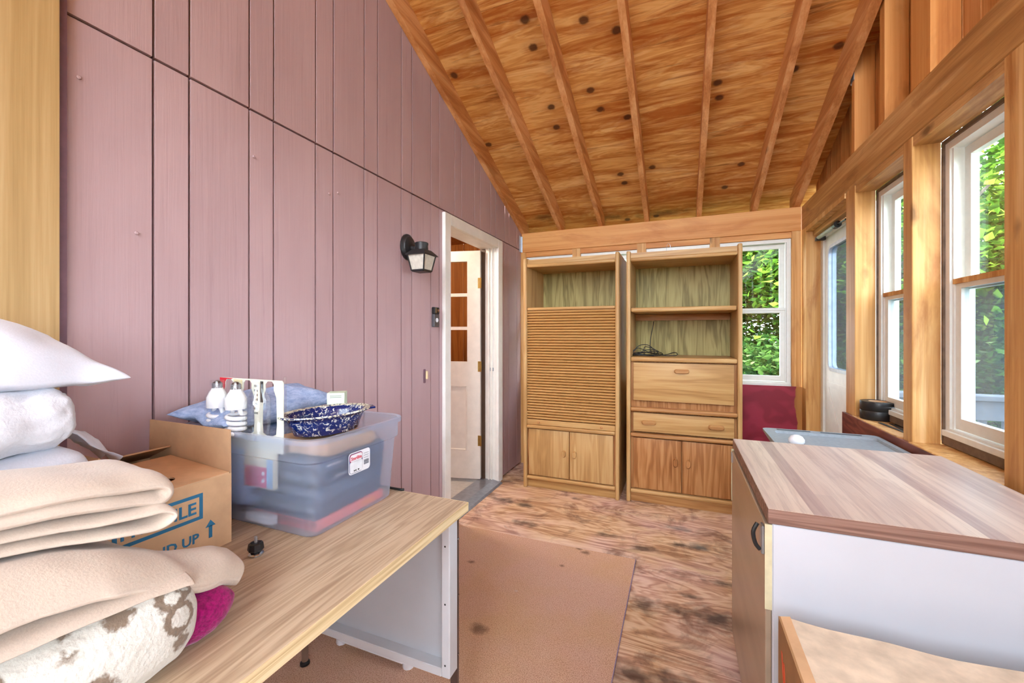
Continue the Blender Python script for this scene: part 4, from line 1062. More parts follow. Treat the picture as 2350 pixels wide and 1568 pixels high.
MB().box(-1.112, -1.100, PY - 0.0006, PY - 0.0001, 1.085, 1.145).build('print_block', M_BLACKP, pk)
MB().box(-1.017, -1.012, PY - 0.004, PY + 0.004, 0.93, 1.162, 0.001).build('pack_edge', M_BLISTER, pk)
M_BULB = plain('bulb_white', C(240, 240, 242), 0.25, var=0.01)
def bulb_parts(parent, x, y, zt, empty=False):
    m = MB().lathe([(0.014, -0.012), (0.0135, 0.0), (0.014, 0.004)], (x, y, zt - 0.006), 14)
    if not empty:
        b = MB().lathe([(0.009, -0.066), (0.026, -0.066), (0.027, -0.050), (0.026, -0.036), (0.020, -0.022), (0.015, -0.014), (0.014, -0.010)], (x, y, zt), 20).build('bulb_base', M_BULB, parent, smooth=True)
        sc_ = MB()
        for k in range(5): sc_.lathe([(0.0125, 0.0), (0.0135, 0.0016), (0.0125, 0.003)], (x, y, zt - 0.012 + 0.0033 * k), 14)
        sc_.build('screw_cap', M_STEEL, b, smooth=True)
        MB().lathe([(0.0115, 0), (0.006, 0.0045), (0.003, 0.006)], (x, y, zt + 0.005), 12).build('contact_tip', M_BROWNMET, b, smooth=True)
        h = []
        for k in range(60):
            a = k / 59 * 2 * math.pi * 4.0
            h.append((x + 0.0215 * math.cos(a), y + 0.0215 * math.sin(a), zt - 0.078 - k / 59 * 0.057))
        MB().tube([(x + 0.012, y, zt - 0.064), (x + 0.02, y, zt - 0.072)] + h, 0.0062, 8).build('spiral_tube', M_BULB, b, smooth='all')
        MB().tube([(x - 0.012, y, zt - 0.064), (x - 0.014, y, zt - 0.078)], 0.006, 8).build('spiral_tube', M_BULB, b, smooth='all')
    MB().lathe([(0.018, 0.012), (0.018, -0.010), (0.030, -0.034), (0.031, -0.066), (0.030, -0.12), (0.026, -0.142), (0.020, -0.146)], (x, y, zt), 20, 2).build('blister', M_BLISTER, parent, smooth=True)
bulb_parts(pk, -1.246, PY - 0.034, 1.134)
bulb_parts(pk, -1.166, PY - 0.034, 1.134)
bulb_parts(pk, -1.075, PY - 0.034, 1.134, True)
# green bulb carton
gb = thing('bulb_carton', 'small pale green bulb carton standing behind the speckled pan', 'carton', (-1.06, 1.06, 1.0), R(35))
MB().box(-0.027, 0.027, -0.027, 0.027, -0.02, 0.087, 0.0012).build('carton', plain('pale_green_card', C(206, 226, 200), 0.5), gb, local=True)
MB().box(-0.0265, 0.0265, -0.0277, -0.0271, 0.068, 0.084).build('print_band', plain('print_white', C(236, 240, 232), 0.5), gb, local=True)
MB().lathe([(0.011, 0), (0.012, 0.01), (0.010, 0.035), (0.006, 0.04)], (0.004, -0.0265, 0.012), 12, 2, 1, 0.06).build('bulb_picture', M_BULB, gb, local=True)
for i in range(2): MB().box(-0.018, 0.018, -0.0281, -0.0278, 0.0715 + 0.005 * i, 0.0735 + 0.005 * i).build('print_line', plain('green_print', C(120, 150, 120), 0.5), gb, local=True)
# speckled enamel pan
pan = thing('enamel_pan', 'dark blue speckled enamel oval pan resting on top of the bin contents', 'pan', (-0.975, 0.925, ztop), 0)
c_ = (0, 0, 0)
m = MB().lathe([(0.075, 0.002), (0.088, 0.006), (0.104, 0.045), (0.110, 0.056), (0.122, 0.058), (0.124, 0.062), (0.108, 0.062), (0.100, 0.046), (0.084, 0.010), (0.070, 0.007)], c_, 40, 2, 1.0, 0.66)
m.move(Matrix.Rotation(R(55), 4, 'Z'))
m.move(Matrix.Rotation(R(3), 4, 'X'))
m.move(Matrix.Translation((0, 0.01, 0.052)))
pb = m.build('pan_body', M_ENAM, pan, local=True, smooth='all')
n = 40; m = MB()
for (r_, h_) in [(0.109, 0.0635), (0.126, 0.0655), (0.1275, 0.062), (0.124, 0.060), (0.109, 0.060)]: m.v += [Vector((r_ * math.cos(2 * math.pi * k / n), 0.66 * r_ * math.sin(2 * math.pi * k / n), h_)) for k in range(n)]
for a in range(5): m.f += [[a * n + k, a * n + (k + 1) % n, ((a + 1) % 5) * n + (k + 1) % n, ((a + 1) % 5) * n + k] for k in range(n)]
m.move(Matrix.Rotation(R(55), 4, 'Z')); m.move(Matrix.Rotation(R(3), 4, 'X')); m.move(Matrix.Translation((0, 0.01, 0.052)))
m.build('rim', M_ENAMR, pb, local=True, smooth=True)
for (ha, hb) in ((0.118, 0.140),):
    m = MB().box(ha, hb, -0.02, 0.02, 0.056, 0.062, 0.002)
    m.move(Matrix.Rotation(R(55), 4, 'Z')); m.move(Matrix.Rotation(R(3), 4, 'X')); m.move(Matrix.Translation((0, 0.01, 0.052)))
    m.build('handle', M_ENAM, pan, local=True)
tag(MB().rounded((-1.0, 0.95, ztop + 0.022), (0.11, 0.10, 0.020), 0.015, 8, lambda p: p + wob(p, 12, 0.006, 9)).build('brown_wrap', M_CARD_IN), 'crumpled brown wrapping under the speckled pan in the clear bin', 'wrapping')

# levelling foot on the desk
fq = pz(587, 1275, DZ)
ft = thing('levelling_foot', 'small black threaded levelling foot standing on the desk top', 'foot', (fq.x, fq.y, DZ))
MB().lathe([(0.014, 0.0005), (0.0175, 0.003), (0.0175, 0.006), (0.012, 0.010), (0.008, 0.013)], (0, 0, 0), 20).build('metal_pad', M_CHROME, ft, local=True, smooth=True)
MB().lathe([(0.016, 0.013), (0.018, 0.016), (0.016, 0.03), (0.012, 0.032)], (0, 0, 0), 8).build('nut', M_BLACKP, ft, local=True)
MB().tube([(0, 0, 0.03), (0, 0, 0.046)], 0.0035, 8).build('stud_bolt', M_STEEL, ft, local=True)
# black cord end on the desk by the wall
q = pz(915, 1126, DZ)
tag(MB().tube(catmull([(q.x - 0.25, q.y + 0.0, DZ + 0.006), (q.x - 0.12, q.y - 0.005, DZ + 0.008), (q.x, q.y - 0.004, DZ + 0.006), (q.x + 0.02, q.y + 0.003, DZ + 0.005)], 4), 0.0045, 6).build('black_cord', M_BLACKP, smooth='all'), 'short black cord end on the desk behind the clear bin', 'cord')

# ================================================================== CARDBOARD BOX WITH BLUE PRINT
X0, X1, Y0, Y1, Z1 = -1.435, -1.083, 0.42, 0.724, 0.919
bxo = thing('cardboard_box', 'open tan cardboard box with blue fragile print on the desk', 'box', ((X0 + X1) / 2, (Y0 + Y1) / 2, DZ))
T = 0.004
sd1 = MB().box(X1 - T, X1, Y0, Y1, DZ, Z1).build('front_side', M_CARD, bxo)
MB().box(X0, X0 + T, Y0, Y1, DZ, Z1).build('back_side', M_CARD, bxo)
MB().box(X0 + T, X1 - T, Y0, Y0 + T, DZ, Z1).build('end_side', M_CARD, bxo)
MB().box(X0 + T, X1 - T, Y1 - T, Y1, DZ, Z1).build('end_side', M_CARD, bxo)
MB().box(X0 + T, X1 - T, Y0 + T, Y1 - T, DZ, DZ + T).build('bottom', M_CARD, bxo)
# far end flap upright
MB().prism([(X0, Z1), (X1, Z1), (X1 - 0.002, Z1 + 0.112), (X0 + 0.004, Z1 + 0.112)], 1, Y1 - T, Y1).build('end_flap', M_CARD_IN, bxo)
# near end flap leaning inward
MB().add([(X0 + 0.05, Y0 + 0.0, Z1), (X1 - 0.10, Y0, Z1), (X1 - 0.11, Y0 + 0.085, Z1 + 0.085), (X0 + 0.06, Y0 + 0.085, Z1 + 0.085),
          (X0 + 0.05, Y0 + T, Z1), (X1 - 0.10, Y0 + T, Z1), (X1 - 0.11, Y0 + 0.085 + T, Z1 + 0.083), (X0 + 0.06, Y0 + 0.085 + T, Z1 + 0.083)],
         [(0, 1, 2, 3), (7, 6, 5, 4), (0, 4, 5, 1), (1, 5, 6, 2), (2, 6, 7, 3), (3, 7, 4, 0)]).build('end_flap', M_CARD, bxo)
# front flap closed, with a real hand hole
bm = bmesh.new()
fx0, fx1 = X1 - 0.235, X1
out = [bm.verts.new((x, y_, 0)) for (x, y_) in ((fx0, Y0 + 0.01), (fx1, Y0 + 0.002), (fx1, Y1 - 0.006), (fx0, Y1 - 0.012))]
hx_, hy_ = X1 - 0.065, (Y0 + Y1) / 2 + 0.005
inn = []
for k in range(20):
    a = 2 * math.pi * k / 20
    inn.append(bm.verts.new((hx_ + 0.017 * math.cos(a), hy_ + 0.017 * math.sin(a) + (0.034 if math.sin(a) > 0 else -0.034), 0)))
eo = [bm.edges.new((out[i], out[(i + 1) % 4])) for i in range(4)]; ei = [bm.edges.new((inn[i], inn[(i + 1) % 20])) for i in range(20)]
bmesh.ops.triangle_fill(bm, use_beauty=True, edges=eo + ei)
ext = bmesh.ops.extrude_face_region(bm, geom=bm.faces[:])
for v in ext['geom']:
    if isinstance(v, bmesh.types.BMVert): v.co.z += T
fm = MB().bm(bm)
fm.v = [Vector((p.x, p.y, p.z + Z1 + 0.02 * (X1 - p.x) / 0.235)) for p in fm.v]
fm.build('front_flap', M_CARD, bxo)
# back flap raised
MB().add([(X0, Y0 + 0.01, Z1), (X0, Y1 - 0.006, Z1), (X0 + 0.11, Y1 - 0.008, Z1 + 0.045), (X0 + 0.11, Y0 + 0.012, Z1 + 0.045),
          (X0, Y0 + 0.01, Z1 + T), (X0, Y1 - 0.006, Z1 + T), (X0 + 0.11, Y1 - 0.008, Z1 + 0.045 + T), (X0 + 0.11, Y0 + 0.012, Z1 + 0.045 + T)],
         [(3, 2, 1, 0), (4, 5, 6, 7), (0, 1, 5, 4), (1, 2, 6, 5), (2, 3, 7, 6), (3, 0, 4, 7)]).build('back_flap', M_CARD_IN, bxo)
# blue print on the front: u along +y
on_x_face(text_mb('FRAGILE', 0.040, bold=0.0009), X1 + 0.0003, Y1 - 0.083 - 0.150, DZ + 0.106).build('lettering', M_BLUE_INK, sd1)
fb = MB()
fy0, fy1, fz0, fz1, fw_ = Y1 - 0.083 - 0.162, Y1 - 0.070, DZ + 0.089, DZ + 0.152, 0.008
fb.box(0, fy1 - fy0, 0, fw_, 0, 0.0005).box(0, fy1 - fy0, fz1 - fz0 - fw_, fz1 - fz0, 0, 0.0005).box(0, fw_, fw_, fz1 - fz0 - fw_, 0, 0.0005).box(fy1 - fy0 - fw_, fy1 - fy0, fw_, fz1 - fz0 - fw_, 0, 0.0005)
on_x_face(fb, X1 + 0.0003, fy0, fz0).build('print_frame', M_BLUE_INK, sd1)
on_x_face(text_mb('THIS END UP', 0.031, bold=0.0008), X1 + 0.0003, Y1 - 0.068 - 0.192, DZ + 0.036).build('lettering', M_BLUE_INK, sd1)
ar = MB().box(0.008, 0.016, 0, 0.030, 0, 0.0005).prism([(0, 0.028), (0.024, 0.028), (0.012, 0.044)], 2, 0, 0.0005)
on_x_face(ar, X1 + 0.0003, Y1 - 0.064, DZ + 0.034).build('arrow', M_BLUE_INK, sd1)

# ================================================================== BEDDING PILE
def ribbon(path, xa, xb, th, seed=0.0, amp=0.008, nx=26, droop=0.0):
    """a folded thick sheet: path in (y, z), swept along x from xa(y) to xb; rounded edges"""
    pth = catmull([(0, p[0], p[1]) for p in path], 7); n = len(pth); rings = []
    for i, p in enumerate(pth):
        t = (pth[min(i + 1, n - 1)] - pth[max(i - 1, 0)]).normalized(); nr = Vector((0, -t.z, t.y))
        e0, e1 = xa(p.y), (xb(p.y) if callable(xb) else xb); ring = []
        for k in range(2 * nx):
            kk = k if k < nx else 2 * nx - 1 - k
            u = -math.cos(math.pi * kk / (nx - 1)); sgn = 1 if k < nx else -1
            hh = th / 2 * max(0.0, 1 - abs(u) ** 8) ** 0.5
            x = e1 + (e0 - e1) * (u + 1) / 2
            fe = max(0.0, min(1.0, 1 - (e0 - x) / 0.09))
            q_ = Vector((x, p.y, p.z - droop * fe * fe)) + nr * (sgn * hh)
            ring.append(q_ + wob(q_, 7, amp, seed) + wob(q_, 20, amp * 0.3, seed + 5))
        rings.append(ring)
    return loft(rings, True, True)
# spotted plush throw (bottom)
tilt = lambda y_, k=0.16: k * max(0.0, min(0.3, 0.46 - y_))
tag(MB().rounded((-1.055, 0.14, DZ + 0.071), (0.325, 0.318, 0.070), 0.066, 44, lambda p: Vector((p.x, p.y, max(DZ + 0.001, p.z + (wob(p, 7, 0.012, 1) + wob(p, 40, 0.004, 6)).z + tilt(p.y, 0.05) * (p.z - DZ) / 0.14))) + Vector((wob(p, 7, 0.014, 1).x, wob(p, 7, 0.014, 1).y, 0))).build('plush_throw', M_LEO, smooth='all'), 'cream plush throw with brown rosette spots folded at the bottom of the pile', 'blanket')
# magenta plush cushion peeking out
tag(MB().rounded((-0.90, 0.412, DZ + 0.045), (0.14, 0.116, 0.044), 0.042, 18, lambda p: Vector((p.x, p.y + 0.02 * math.sin(p.x * 40), p.z)) + wob(p, 18, 0.012, 3)).build('plush_cushion', M_MAG, smooth='all'), 'magenta plush cushion poking out from under the spotted throw', 'cushion')
# lower beige blanket, corner drooping over the end
def lift(mb, k=0.16):
    mb.v = [Vector((p.x, p.y, p.z + tilt(p.y, k))) for p in mb.v]; return mb
zl = DZ + 0.151
m = lift(ribbon([(-0.14, zl), (0.10, zl), (0.30, zl - 0.002), (0.40, zl - 0.006), (0.436, zl - 0.012)], lambda y_: -0.742, -1.34, 0.020, 2.0, 0.007, droop=0.012), 0.07)
m2 = lift(ribbon([(-0.15, zl + 0.034), (0.1, zl + 0.034), (0.28, zl + 0.035), (0.35, zl + 0.028), (0.40, zl + 0.010), (0.44, zl - 0.012), (0.48, zl - 0.028), (0.52, zl - 0.042), (0.552, zl - 0.058)], lambda y_: -0.748 if y_ < 0.34 else -0.748 - 0.22 * (y_ - 0.34), lambda y_: -1.06 if y_ < 0.26 else -1.06 + 1.2 * (y_ - 0.26) if y_ < 0.42 else -0.868, 0.038, 4.0, 0.012, droop=0.030), 0.13)
m.add(m2.v, m2.f)
tag(m.build('fleece_blanket', M_BEIGE, smooth='all'), 'beige fleece blanket in the middle of the pile with a corner drooping toward the desk', 'blanket')
# upper beige blanket, S-folded
zu = zl + 0.070
m = lift(ribbon([(-0.15, zu), (0.1, zu), (0.30, zu - 0.001), (0.40, zu - 0.010), (0.432, zu - 0.008), (0.448, zu + 0.006), (0.431, zu + 0.018), (0.38, zu + 0.018), (0.1, zu + 0.019), (-0.12, zu + 0.019)], lambda y_: -0.835 - 0.02 * math.sin(9 * y_), -1.03, 0.0165, 7.0, 0.007, droop=0.008), 0.15)
m2 = lift(ribbon([(-0.15, zu + 0.046), (0.1, zu + 0.047), (0.3, zu + 0.047), (0.40, zu + 0.042), (0.438, zu + 0.037), (0.454, zu + 0.050), (0.436, zu + 0.064), (0.36, zu + 0.066), (0.2, zu + 0.064), (0.0, zu + 0.064), (-0.15, zu + 0.064)], lambda y_: -0.838, -1.02, 0.026, 9.0, 0.010, droop=0.014), 0.15)
m.add(m2.v, m2.f)
tag(m.build('fleece_blanket', M_BEIGE, smooth='all'), 'neatly S-folded beige fleece blanket on top of the drooping one', 'blanket')
zw = 0.992
# white things above
tag(MB().rounded((-1.205, 0.10, zw + 0.018), (0.18, 0.335, 0.058), 0.045, 20, lambda p: p + wob(p, 6, 0.010, 11)).build('folded_sheet', M_PILLOW, smooth='all'), 'smooth white folded sheet between the beige fleece and the white plush pillow', 'sheet')
tag(MB().rounded((-1.215, 0.09, zw + 0.130), (0.20, 0.335, 0.066), 0.063, 34, lambda p: p + wob(p, 9, 0.018, 13) + wob(p, 24, 0.008, 5) + wob(p, 60, 0.004, 2)).build('plush_pillow', M_PLUSH, smooth='all'), 'fuzzy white plush pillow squashed under the top pillow', 'pillow')
pm = pillow_mb((-1.235, 0.135, zw + 0.212), 0.200, 0.345, 0.140, 0.030, 0.05, 40, lambda p: p + Vector((0, 0, -0.012 * (p.y / 0.34) ** 2)) + wob(p, 6, 0.014, 21) + wob(p, 13, 0.010, 8) + wob(p, 30, 0.003, 3), 0.42)
tag(pm.build('bed_pillow', M_PILLOW, smooth='all'), 'plump white cotton pillow on top of the pile with a pointed corner', 'pillow')
# small torn white cloth beside the pile
cl_ = []
m = MB(); nx_, ny_ = 10, 8
q0 = Vector((-1.33, 0.47, 1.035))
for i in range(nx_):
    for j in range(ny_):
        u, v = i / (nx_ - 1), j / (ny_ - 1)
        p = q0 + Vector((0.10 * u - 0.02 * v, 0.10 * v, -0.055 * v * v + 0.03 * (1 - v) + 0.012 * math.sin(u * 9 + v * 4)))
        m.v.append(p + wob(p, 30, 0.008, 3))
for i in range(nx_ - 1):
    for j in range(ny_ - 1): m.f.append([i * ny_ + j, (i + 1) * ny_ + j, (i + 1) * ny_ + j + 1, i * ny_ + j + 1])
o = m.build('cloth_scrap', M_PILLOW, smooth='all')
sm = o.modifiers.new('thickness', 'SOLIDIFY'); sm.thickness = 0.002
tag(o, 'crumpled torn white cloth scrap lying in the open cardboard box', 'cloth')

# ================================================================== RIGHT SIDE: APPLIANCE, TRAY TABLE, SILL ITEMS, CARTON
AX0, AX1, AY0, AY1, AZ = 0.200, 0.850, 1.180, 1.915, 0.850
ap = thing('kitchen_cabinet', 'white enamel floor cabinet with wood-grain laminate top by the windows', 'cabinet', ((AX0 + AX1) / 2, (AY0 + AY1) / 2, 0))
tp = MB().box(AX0, AX1, AY0, AY1, AZ - 0.036, AZ, 0.0015).build('counter_top', M_BUTCHE, ap)
MB().box(AX0 + 0.001, AX1 - 0.001, AY0 + 0.001, AY1 - 0.001, AZ, AZ + 0.0012).build('laminate', M_BUTCH, tp)
MB().box(AX0 + 0.010, AX1 - 0.004, AY0 + 0.004, AY1 - 0.004, 0.06, AZ - 0.0365, 0.003).build('body', M_APPL, ap)
fr = MB().box(AX0 - 0.004, AX0 + 0.0095, AY0 + 0.010, AY1 - 0.010, 0.075, AZ - 0.045, 0.002).build('front_door', M_APPLF, ap)
MB().box(AX0 - 0.006, AX0 + 0.0095, AY0 + 0.004, AY0 + 0.0095, 0.60, AZ - 0.04).build('edge_strip', plain('yellowed_strip', C(206, 198, 164), 0.5), fr)
MB().box(AX0 - 0.006, AX0 + 0.0095, AY1 - 0.0095, AY1 - 0.004, 0.60, AZ - 0.04).build('edge_strip', plain('yellowed_strip2', C(206, 198, 164), 0.5), fr)
lt = MB().box(AX0 - 0.012, AX0 - 0.0045, AY0 + 0.012, AY0 + 0.04, 0.73, 0.80, 0.002).build('latch_plate', M_STEEL, fr)
MB().tube(catmull([(AX0 - 0.018, AY0 + 0.030, 0.800), (AX0 - 0.028, AY0 + 0.026, 0.778), (AX0 - 0.024, AY0 + 0.022, 0.752), (AX0 - 0.014, AY0 + 0.02, 0.738)], 4), 0.005, 8).build('latch_lever', M_BLACKP, lt, smooth=True)
MB().box(AX0 - 0.008, AX0 - 0.004, AY1 - 0.03, AY1 - 0.012, 0.76, 0.80).build('hinge', M_STEEL, fr)
MB().box(AX0 + 0.03, AX1 - 0.02, AY0 + 0.03, AY1 - 0.03, 0.008, 0.06).build('plinth', M_BLACKP, ap)
for (a, b) in ((0.05, 0.05), (0.05, -0.05), (-0.05, 0.05), (-0.05, -0.05)):
    MB().lathe([(0.018, 0.0), (0.018, 0.0085)], ((AX0 if a > 0 else AX1) + a, (AY0 if b > 0 else AY1) + b, 0), 10).build('foot', M_BLACKP, ap)

# grey plastic tray table behind it
TX0, TX1, TY0, TY1, TZ = 0.385, 0.852, 1.935, 2.435, 0.805
tt = thing('tray_table', 'grey plastic table with raised rim and grooves behind the white cabinet', 'table', ((TX0 + TX1) / 2, (TY0 + TY1) / 2, 0))
loft([rrect(TX0 + 0.03, TX1 - 0.004, TY0 + 0.02, TY1 - 0.02, 0.03, TZ - 0.06), rrect(TX0, TX1, TY0, TY1, 0.03, TZ - 0.01), rrect(TX0, TX1, TY0, TY1, 0.03, TZ), rrect(TX0 + 0.012, TX1 - 0.012, TY0 + 0.012, TY1 - 0.012, 0.026, TZ + 0.001),
      rrect(TX0 + 0.045, TX1 - 0.02, TY0 + 0.02, TY1 - 0.05, 0.02, TZ - 0.001), rrect(TX0 + 0.05, TX1 - 0.024, TY0 + 0.024, TY1 - 0.055, 0.02, TZ - 0.012)], True, True).build('tray_top', M_GREYP, tt, smooth=True)
for (a, b) in ((0.06, 0.20), (0.24, 0.40)):
    MB().box(TX0 + a, TX0 + b, TY1 - 0.036, TY1 - 0.022, TZ + 0.0008, TZ + 0.002, 0.0005).build('slot_shade', M_GREYPD, tt)  # recessed slots drawn as dark strips, their shade put into the colour
for (x, y_) in ((TX0 + 0.06, TY0 + 0.05), (TX1 - 0.05, TY0 + 0.05), (TX1 - 0.05, TY1 - 0.06), (TX0 + 0.06, TY1 - 0.06)):
    MB().box(x - 0.018, x + 0.018, y_ - 0.018, y_ + 0.018, 0.0, TZ - 0.058, 0.004).build('leg', M_GREYP, tt)
q = pz(1828, 1018, TZ + 0.0)
tag(MB().lathe([(0.010, 0.0), (0.022, 0.006), (0.030, 0.018), (0.030, 0.030), (0.022, 0.042), (0.010, 0.048), (0.002, 0.049)], (q.x, q.y, TZ - 0.0115), 24).build('white_ball', M_WHITEP, smooth='all'), 'small glossy white ball lying in the grey tray', 'ball')

# black tape rolls on the sill
SZ = 0.838
rxy = wallpt(1999, 960, 0.945)
tx, ty = 0.952, 2.706
for i in range(2):
    z0 = SZ + 0.0005 + 0.047 * i
    t = thing('tape_roll', ['lower black tape roll of the two stacked on the window sill', 'upper black tape roll of the two stacked on the window sill'][i], 'tape', (tx, ty, z0), 0, 'tape rolls on the sill')
    m = MB(); prof = [(0.040, 0.0), (0.073, 0.0), (0.0745, 0.003), (0.0745, 0.043), (0.073, 0.046), (0.040, 0.046)]
    n = 32
    for (r_, h) in prof: m.v += [Vector((tx + r_ * math.cos(2 * math.pi * k / n), ty + r_ * math.sin(2 * math.pi * k / n), z0 + h)) for k in range(n)]
    for a in range(6): m.f += [[a * n + k, a * n + (k + 1) % n, ((a + 1) % 6) * n + (k + 1) % n, ((a + 1) % 6) * n + k] for k in range(n)]
    m.build('tape', M_BLACKP, t, smooth=True)
    m = MB()
    for (r_, h) in [(0.037, 0.001), (0.0398, 0.001), (0.0398, 0.045), (0.037, 0.045)]: m.v += [Vector((tx + r_ * math.cos(2 * math.pi * k / n), ty + r_ * math.sin(2 * math.pi * k / n), z0 + h)) for k in range(n)]
    for a in range(4): m.f += [[a * n + k, a * n + (k + 1) % n, ((a + 1) % 4) * n + (k + 1) % n, ((a + 1) % 4) * n + k] for k in range(n)]
    m.build('core', M_CARD, t, smooth=True)
LB = ['black plastic strip on the sill touching the tape rolls', 'middle black plastic strip on the sill', 'black plastic strip on the sill nearest the window frame']
for i in range(3):
    x_ = 0.925 + 0.025 * i
    m = MB().box(-0.006, 0.006, -0.13, 0.13, 0, 0.004, 0.001); m.move(Matrix.Translation((x_, 2.46 - 0.01 * i, SZ + 0.0005)) @ Matrix.Rotation(R([4, -3, 1][i]), 4, 'Z'))
    tag(m.build('plastic_strip', M_BLACKP), LB[i], 'strip', 'black strips on the sill')

# cardboard carton at the lower right
KX0, KX1, KY0, KY1, KZ = 0.200, 0.78, 0.62, 1.064, 0.66
kb = thing('cardboard_carton', 'plain cardboard carton with scuffed pale top in the lower right foreground', 'box', ((KX0 + KX1) / 2, (KY0 + KY1) / 2, 0))
kd = plain('carton_side', C(164, 122, 80), 0.75, var=0.06, vs_=16)
kt = plain('carton_top', C(214, 194, 170), 0.8, var=0.09, vs_=22, bump=0.1)
MB().box(KX0, KX0 + T, KY0, KY1, 0.0, KZ).build('left_side', kd, kb)
MB().box(KX1 - T, KX1, KY0, KY1, 0.0, KZ - 0.006).build('right_side', kd, kb)
MB().box(KX0 + T, KX1 - T, KY1 - T, KY1, 0.0, KZ - 0.022).build('far_side', kd, kb)
MB().box(KX0 + T, KX1 - T, KY0, KY0 + T, 0.0, KZ - 0.006).build('near_side', kd, kb)
MB().box(KX0 + T, KX1 - T, KY0 + T, KY1 - T, 0.0, T).build('bottom', kd, kb)
m = MB(); nx_, ny_ = 16, 12
for side in (0, 1):
    for i in range(nx_ + 1):
        for j in range(ny_ + 1):
            u, v = i / nx_, j / ny_
            zz = KZ + 0.001 + (-0.010 * math.sin(math.pi * min(1, u * 1.2)) if u < 0.8 else 0) + 0.004 * mnoise.noise(Vector((u * 5, v * 4, 1))) - side * T
            m.v.append(Vector((KX0 + T + 0.012 + (KX1 - KX0 - T - 0.014) * u, KY0 + (KY1 - KY0) * v, zz)))
S = (nx_ + 1) * (ny_ + 1)
for i in range(nx_):
    for j in range(ny_):
        a = i * (ny_ + 1) + j; f = [a, a + ny_ + 1, a + ny_ + 2, a + 1]; m.f += [f, [x + S for x in f[::-1]]]
m.build('top_flap', kt, kb, smooth='all')
MB().add([(KX0 + T, KY0, KZ), (KX0 + T, KY1, KZ), (KX0 + 0.022, KY1, KZ + 0.004), (KX0 + 0.022, KY0, KZ + 0.004), (KX0 + T, KY0, KZ - 0.004), (KX0 + T, KY1, KZ - 0.004), (KX0 + 0.022, KY1, KZ), (KX0 + 0.022, KY0, KZ)],
         [(0, 1, 2, 3), (7, 6, 5, 4), (0, 4, 5, 1), (1, 5, 6, 2), (2, 6, 7, 3), (3, 7, 4, 0)]).build('torn_edge', M_CARD, kb)
for (ya, yb, za, zb2) in ((0.030, 0.062, 0.055, 0.150), (0.050, 0.072, 0.065, 0.160)):
    MB().prism([(KY1 - ya, KZ - za), (KY1 - ya - 0.008, KZ - za), (KY1 - yb - 0.008, KZ - zb2), (KY1 - yb, KZ - zb2)], 0, KX0 - 0.0008, KX0 - 0.0001).build('marker_stroke', plain('orange_marker', C(226, 84, 40), 0.6), kb)

# ================================================================== OUTSIDE
tag(MB().box(-30, 40, -20, 60, -0.62, -0.6).build('ground', M_GRASS, origin=(0, 0, 0)), 'green lawn outside the porch windows', 'ground', kind='structure')
dkk = struct('deck', 'weathered grey wooden deck outside the storm door', 'deck')
for i in range(22):
    MB().box(1.08, 3.6, 1.0 + 0.142 * i, 1.0 + 0.142 * i + 0.136, -0.12, -0.09).build('deck_board', M_DECK, dkk)
MB().box(1.1, 3.55, 1.02, 1.06, -0.6, -0.121).box(1.1, 3.55, 4.06, 4.1, -0.6, -0.121).build('joist', M_DECK, dkk)
rl = thing('deck_railing', 'weathered grey deck railing seen through the right windows', 'railing', (2.3, 4.05, -0.09))
MB().box(1.15, 3.6, 4.0, 4.14, 0.80, 0.838, 0.004).build('top_rail', M_DECK, rl)
MB().box(1.15, 3.6, 4.05, 4.09, 0.655, 0.795, 0.003).build('rail_board', M_DECK, rl)
MB().box(1.15, 3.6, 4.05, 4.09, 0.02, 0.10, 0.003).build('bottom_rail', M_DECK, rl)
for x in (1.2, 2.35, 3.5): MB().box(x - 0.045, x + 0.045, 4.09, 4.18, -0.089, 0.798, 0.003).build('post', M_DECK, rl)
for i in range(18): MB().box(1.26 + 0.128 * i, 1.30 + 0.128 * i, 4.09, 4.115, 0.04, 0.75).build('baluster', M_DECK, rl)

def leafcloud(nclump, nleaf, rx, rz, size, seed, cr=0.55):
    rr = random.Random(seed); m = MB()
    for c in range(nclump):
        while True:
            p = Vector((rr.uniform(-1, 1), rr.uniform(-1, 1), rr.uniform(-1, 1)))
            if 0.35 < p.length < 1: break
        cc = Vector((p.x * rx, p.y * rx, p.z * rz))
        for l in range(nleaf):
            q_ = cc + Vector((rr.gauss(0, cr), rr.gauss(0, cr), rr.gauss(0, cr * 0.45)))
            s_ = size * rr.uniform(0.6, 1.3)
            a = Vector((rr.gauss(0, 1), rr.gauss(0, 1), rr.gauss(0, 0.5))).normalized(); b = a.cross(Vector((rr.gauss(0, 0.6), rr.gauss(0, 0.6), 1))).normalized()
            up = a.cross(b) * s_ * 0.2
            m.add([q_ - a * s_, q_ + b * s_ * 0.62 + up, q_ + a * s_, q_ - b * s_ * 0.62 + up], [(0, 1, 2), (0, 2, 3)])
    return m
def raw(mb, name, mat):
    me = bpy.data.meshes.new(name); me.from_pydata([tuple(v) for v in mb.v], [], mb.f); me.update(); me.materials.append(mat); return me
CROWN = [raw(leafcloud(70, 260, 2.0, 1.7, 0.062, 5), 'crown', M_LEAF), raw(leafcloud(70, 260, 2.1, 1.9, 0.062, 8), 'crown', M_LEAF)]
BUSH = [raw(leafcloud(30, 240, 0.95, 0.75, 0.04, 9, 0.28), 'bush', M_LEAFD), raw(leafcloud(30, 240, 1.0, 0.8, 0.04, 12, 0.28), 'bush', M_LEAFD)]
def put(me, name, parent, loc, rz, sc=1.0):
    o = bpy.data.objects.new(name, me); COL.objects.link(o); o.parent = parent; o.location = loc; o.rotation_euler = (0, 0, rz); o.scale = (sc, sc, sc); o['kind'] = 'stuff'; return o
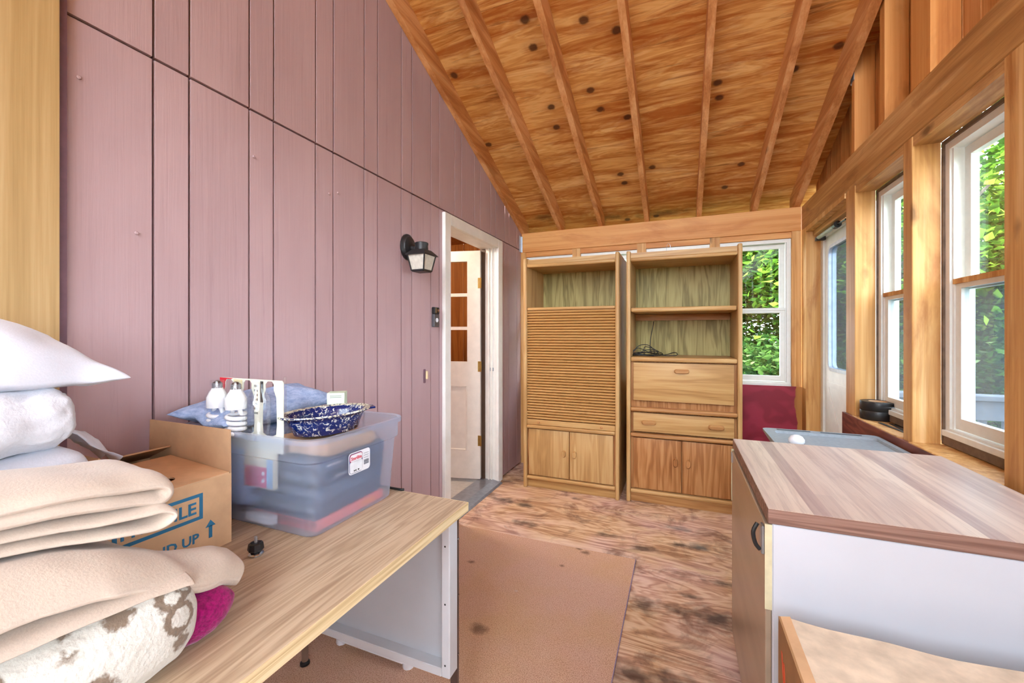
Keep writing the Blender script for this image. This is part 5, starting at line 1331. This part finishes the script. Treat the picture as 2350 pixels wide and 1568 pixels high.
TREES = [((0.4, 9.6), 3.0, 'green maple tree straight behind the far window'), ((2.9, 8.2), 2.7, 'maple tree with thick trunk seen through the far right window and storm door'), ((5.6, 9.2), 2.6, 'sunlit maple tree filling the nearest right window'),
         ((8.3, 12.0), 3.6, 'tall maple tree rising behind the railing in the right window'), ((3.4, 13.0), 4.0, 'tall maple tree further back behind the storm door'), 
         ((6.0, 14.5), 2.2, 'far maple tree at the back of the yard seen through the right window'), ((0.8, 13.5), 3.6, 'far maple tree deep behind the far window')]
for i, ((x, y_), h, lb) in enumerate(TREES):
    t = thing('maple_tree', lb, 'tree', (x, y_, -0.6), rnd.uniform(0, 6), 'trees in the yard')
    MB().tube(catmull([(0, 0, 0), (0.06, 0.02, 1.2), (-0.05, 0.05, 2.2), (0.1, 0, h + 1.2)], 4), [0.17 - 0.008 * k for k in range(13)], 8).build('trunk', M_BARK, t, local=True, smooth='all')
    for k in range(4):
        a = k * 1.6 + i
        MB().tube([(0, 0.03, 2.0 + 0.2 * k), (0.7 * math.cos(a), 0.7 * math.sin(a), 2.7 + 0.2 * k), (1.5 * math.cos(a), 1.5 * math.sin(a), 3.1 + 0.3 * k)], [0.06, 0.04, 0.015], 6).build('branch', M_BARK, t, local=True, smooth='all')
    put(CROWN[i % 2], 'foliage', t, (0, 0, h + 0.6), i * 1.3, 1.0)
SH = [(0.9, 5.9), (1.7, 6.4), (2.7, 6.2), (3.8, 6.4), (4.9, 6.6), (6.1, 7.0), (7.2, 7.4), (3.2, 8.8), (5.0, 9.5), (1.2, 8.0)]
SHL = ['leafy shrub centred in the lower pane of the far window', 'leafy shrub at the right of the far window pane', 'leafy shrub behind the storm door glass', 'leafy shrub seen through the narrow right window',
       'leafy shrub behind the deck railing', 'leafy shrub right of the railing in the nearest window', 'leafy shrub at the right end of the shrub row', 'back-row leafy shrub behind the storm door', 'back-row leafy shrub beyond the railing', 'back-row leafy shrub behind the far window']
SH += [(1.8, 11.2), (4.4, 11.0), (7.0, 10.4), (7.4, 13.2)]
SHL += ['tall background bush behind the far window', 'tall background bush behind the storm door', 'tall background bush in the narrow right window', 'tall background bush farthest back in the right window']
for i, (x, y_) in enumerate(SH):
    t = thing('leafy_shrub', SHL[i], 'shrub', (x, y_, -0.6), i * 0.9, 'shrubs in the yard')
    for k in range(3): MB().tube([(0, 0, 0), (0.2 * math.cos(k * 2.1), 0.2 * math.sin(k * 2.1), 0.9)], [0.03, 0.012], 6).build('stem', M_BARK, t, local=True)
    put(BUSH[i % 2], 'foliage', t, (0, 0, 0.95 if i < 10 else 1.7), i, 1.15 if i < 10 else 2.1)
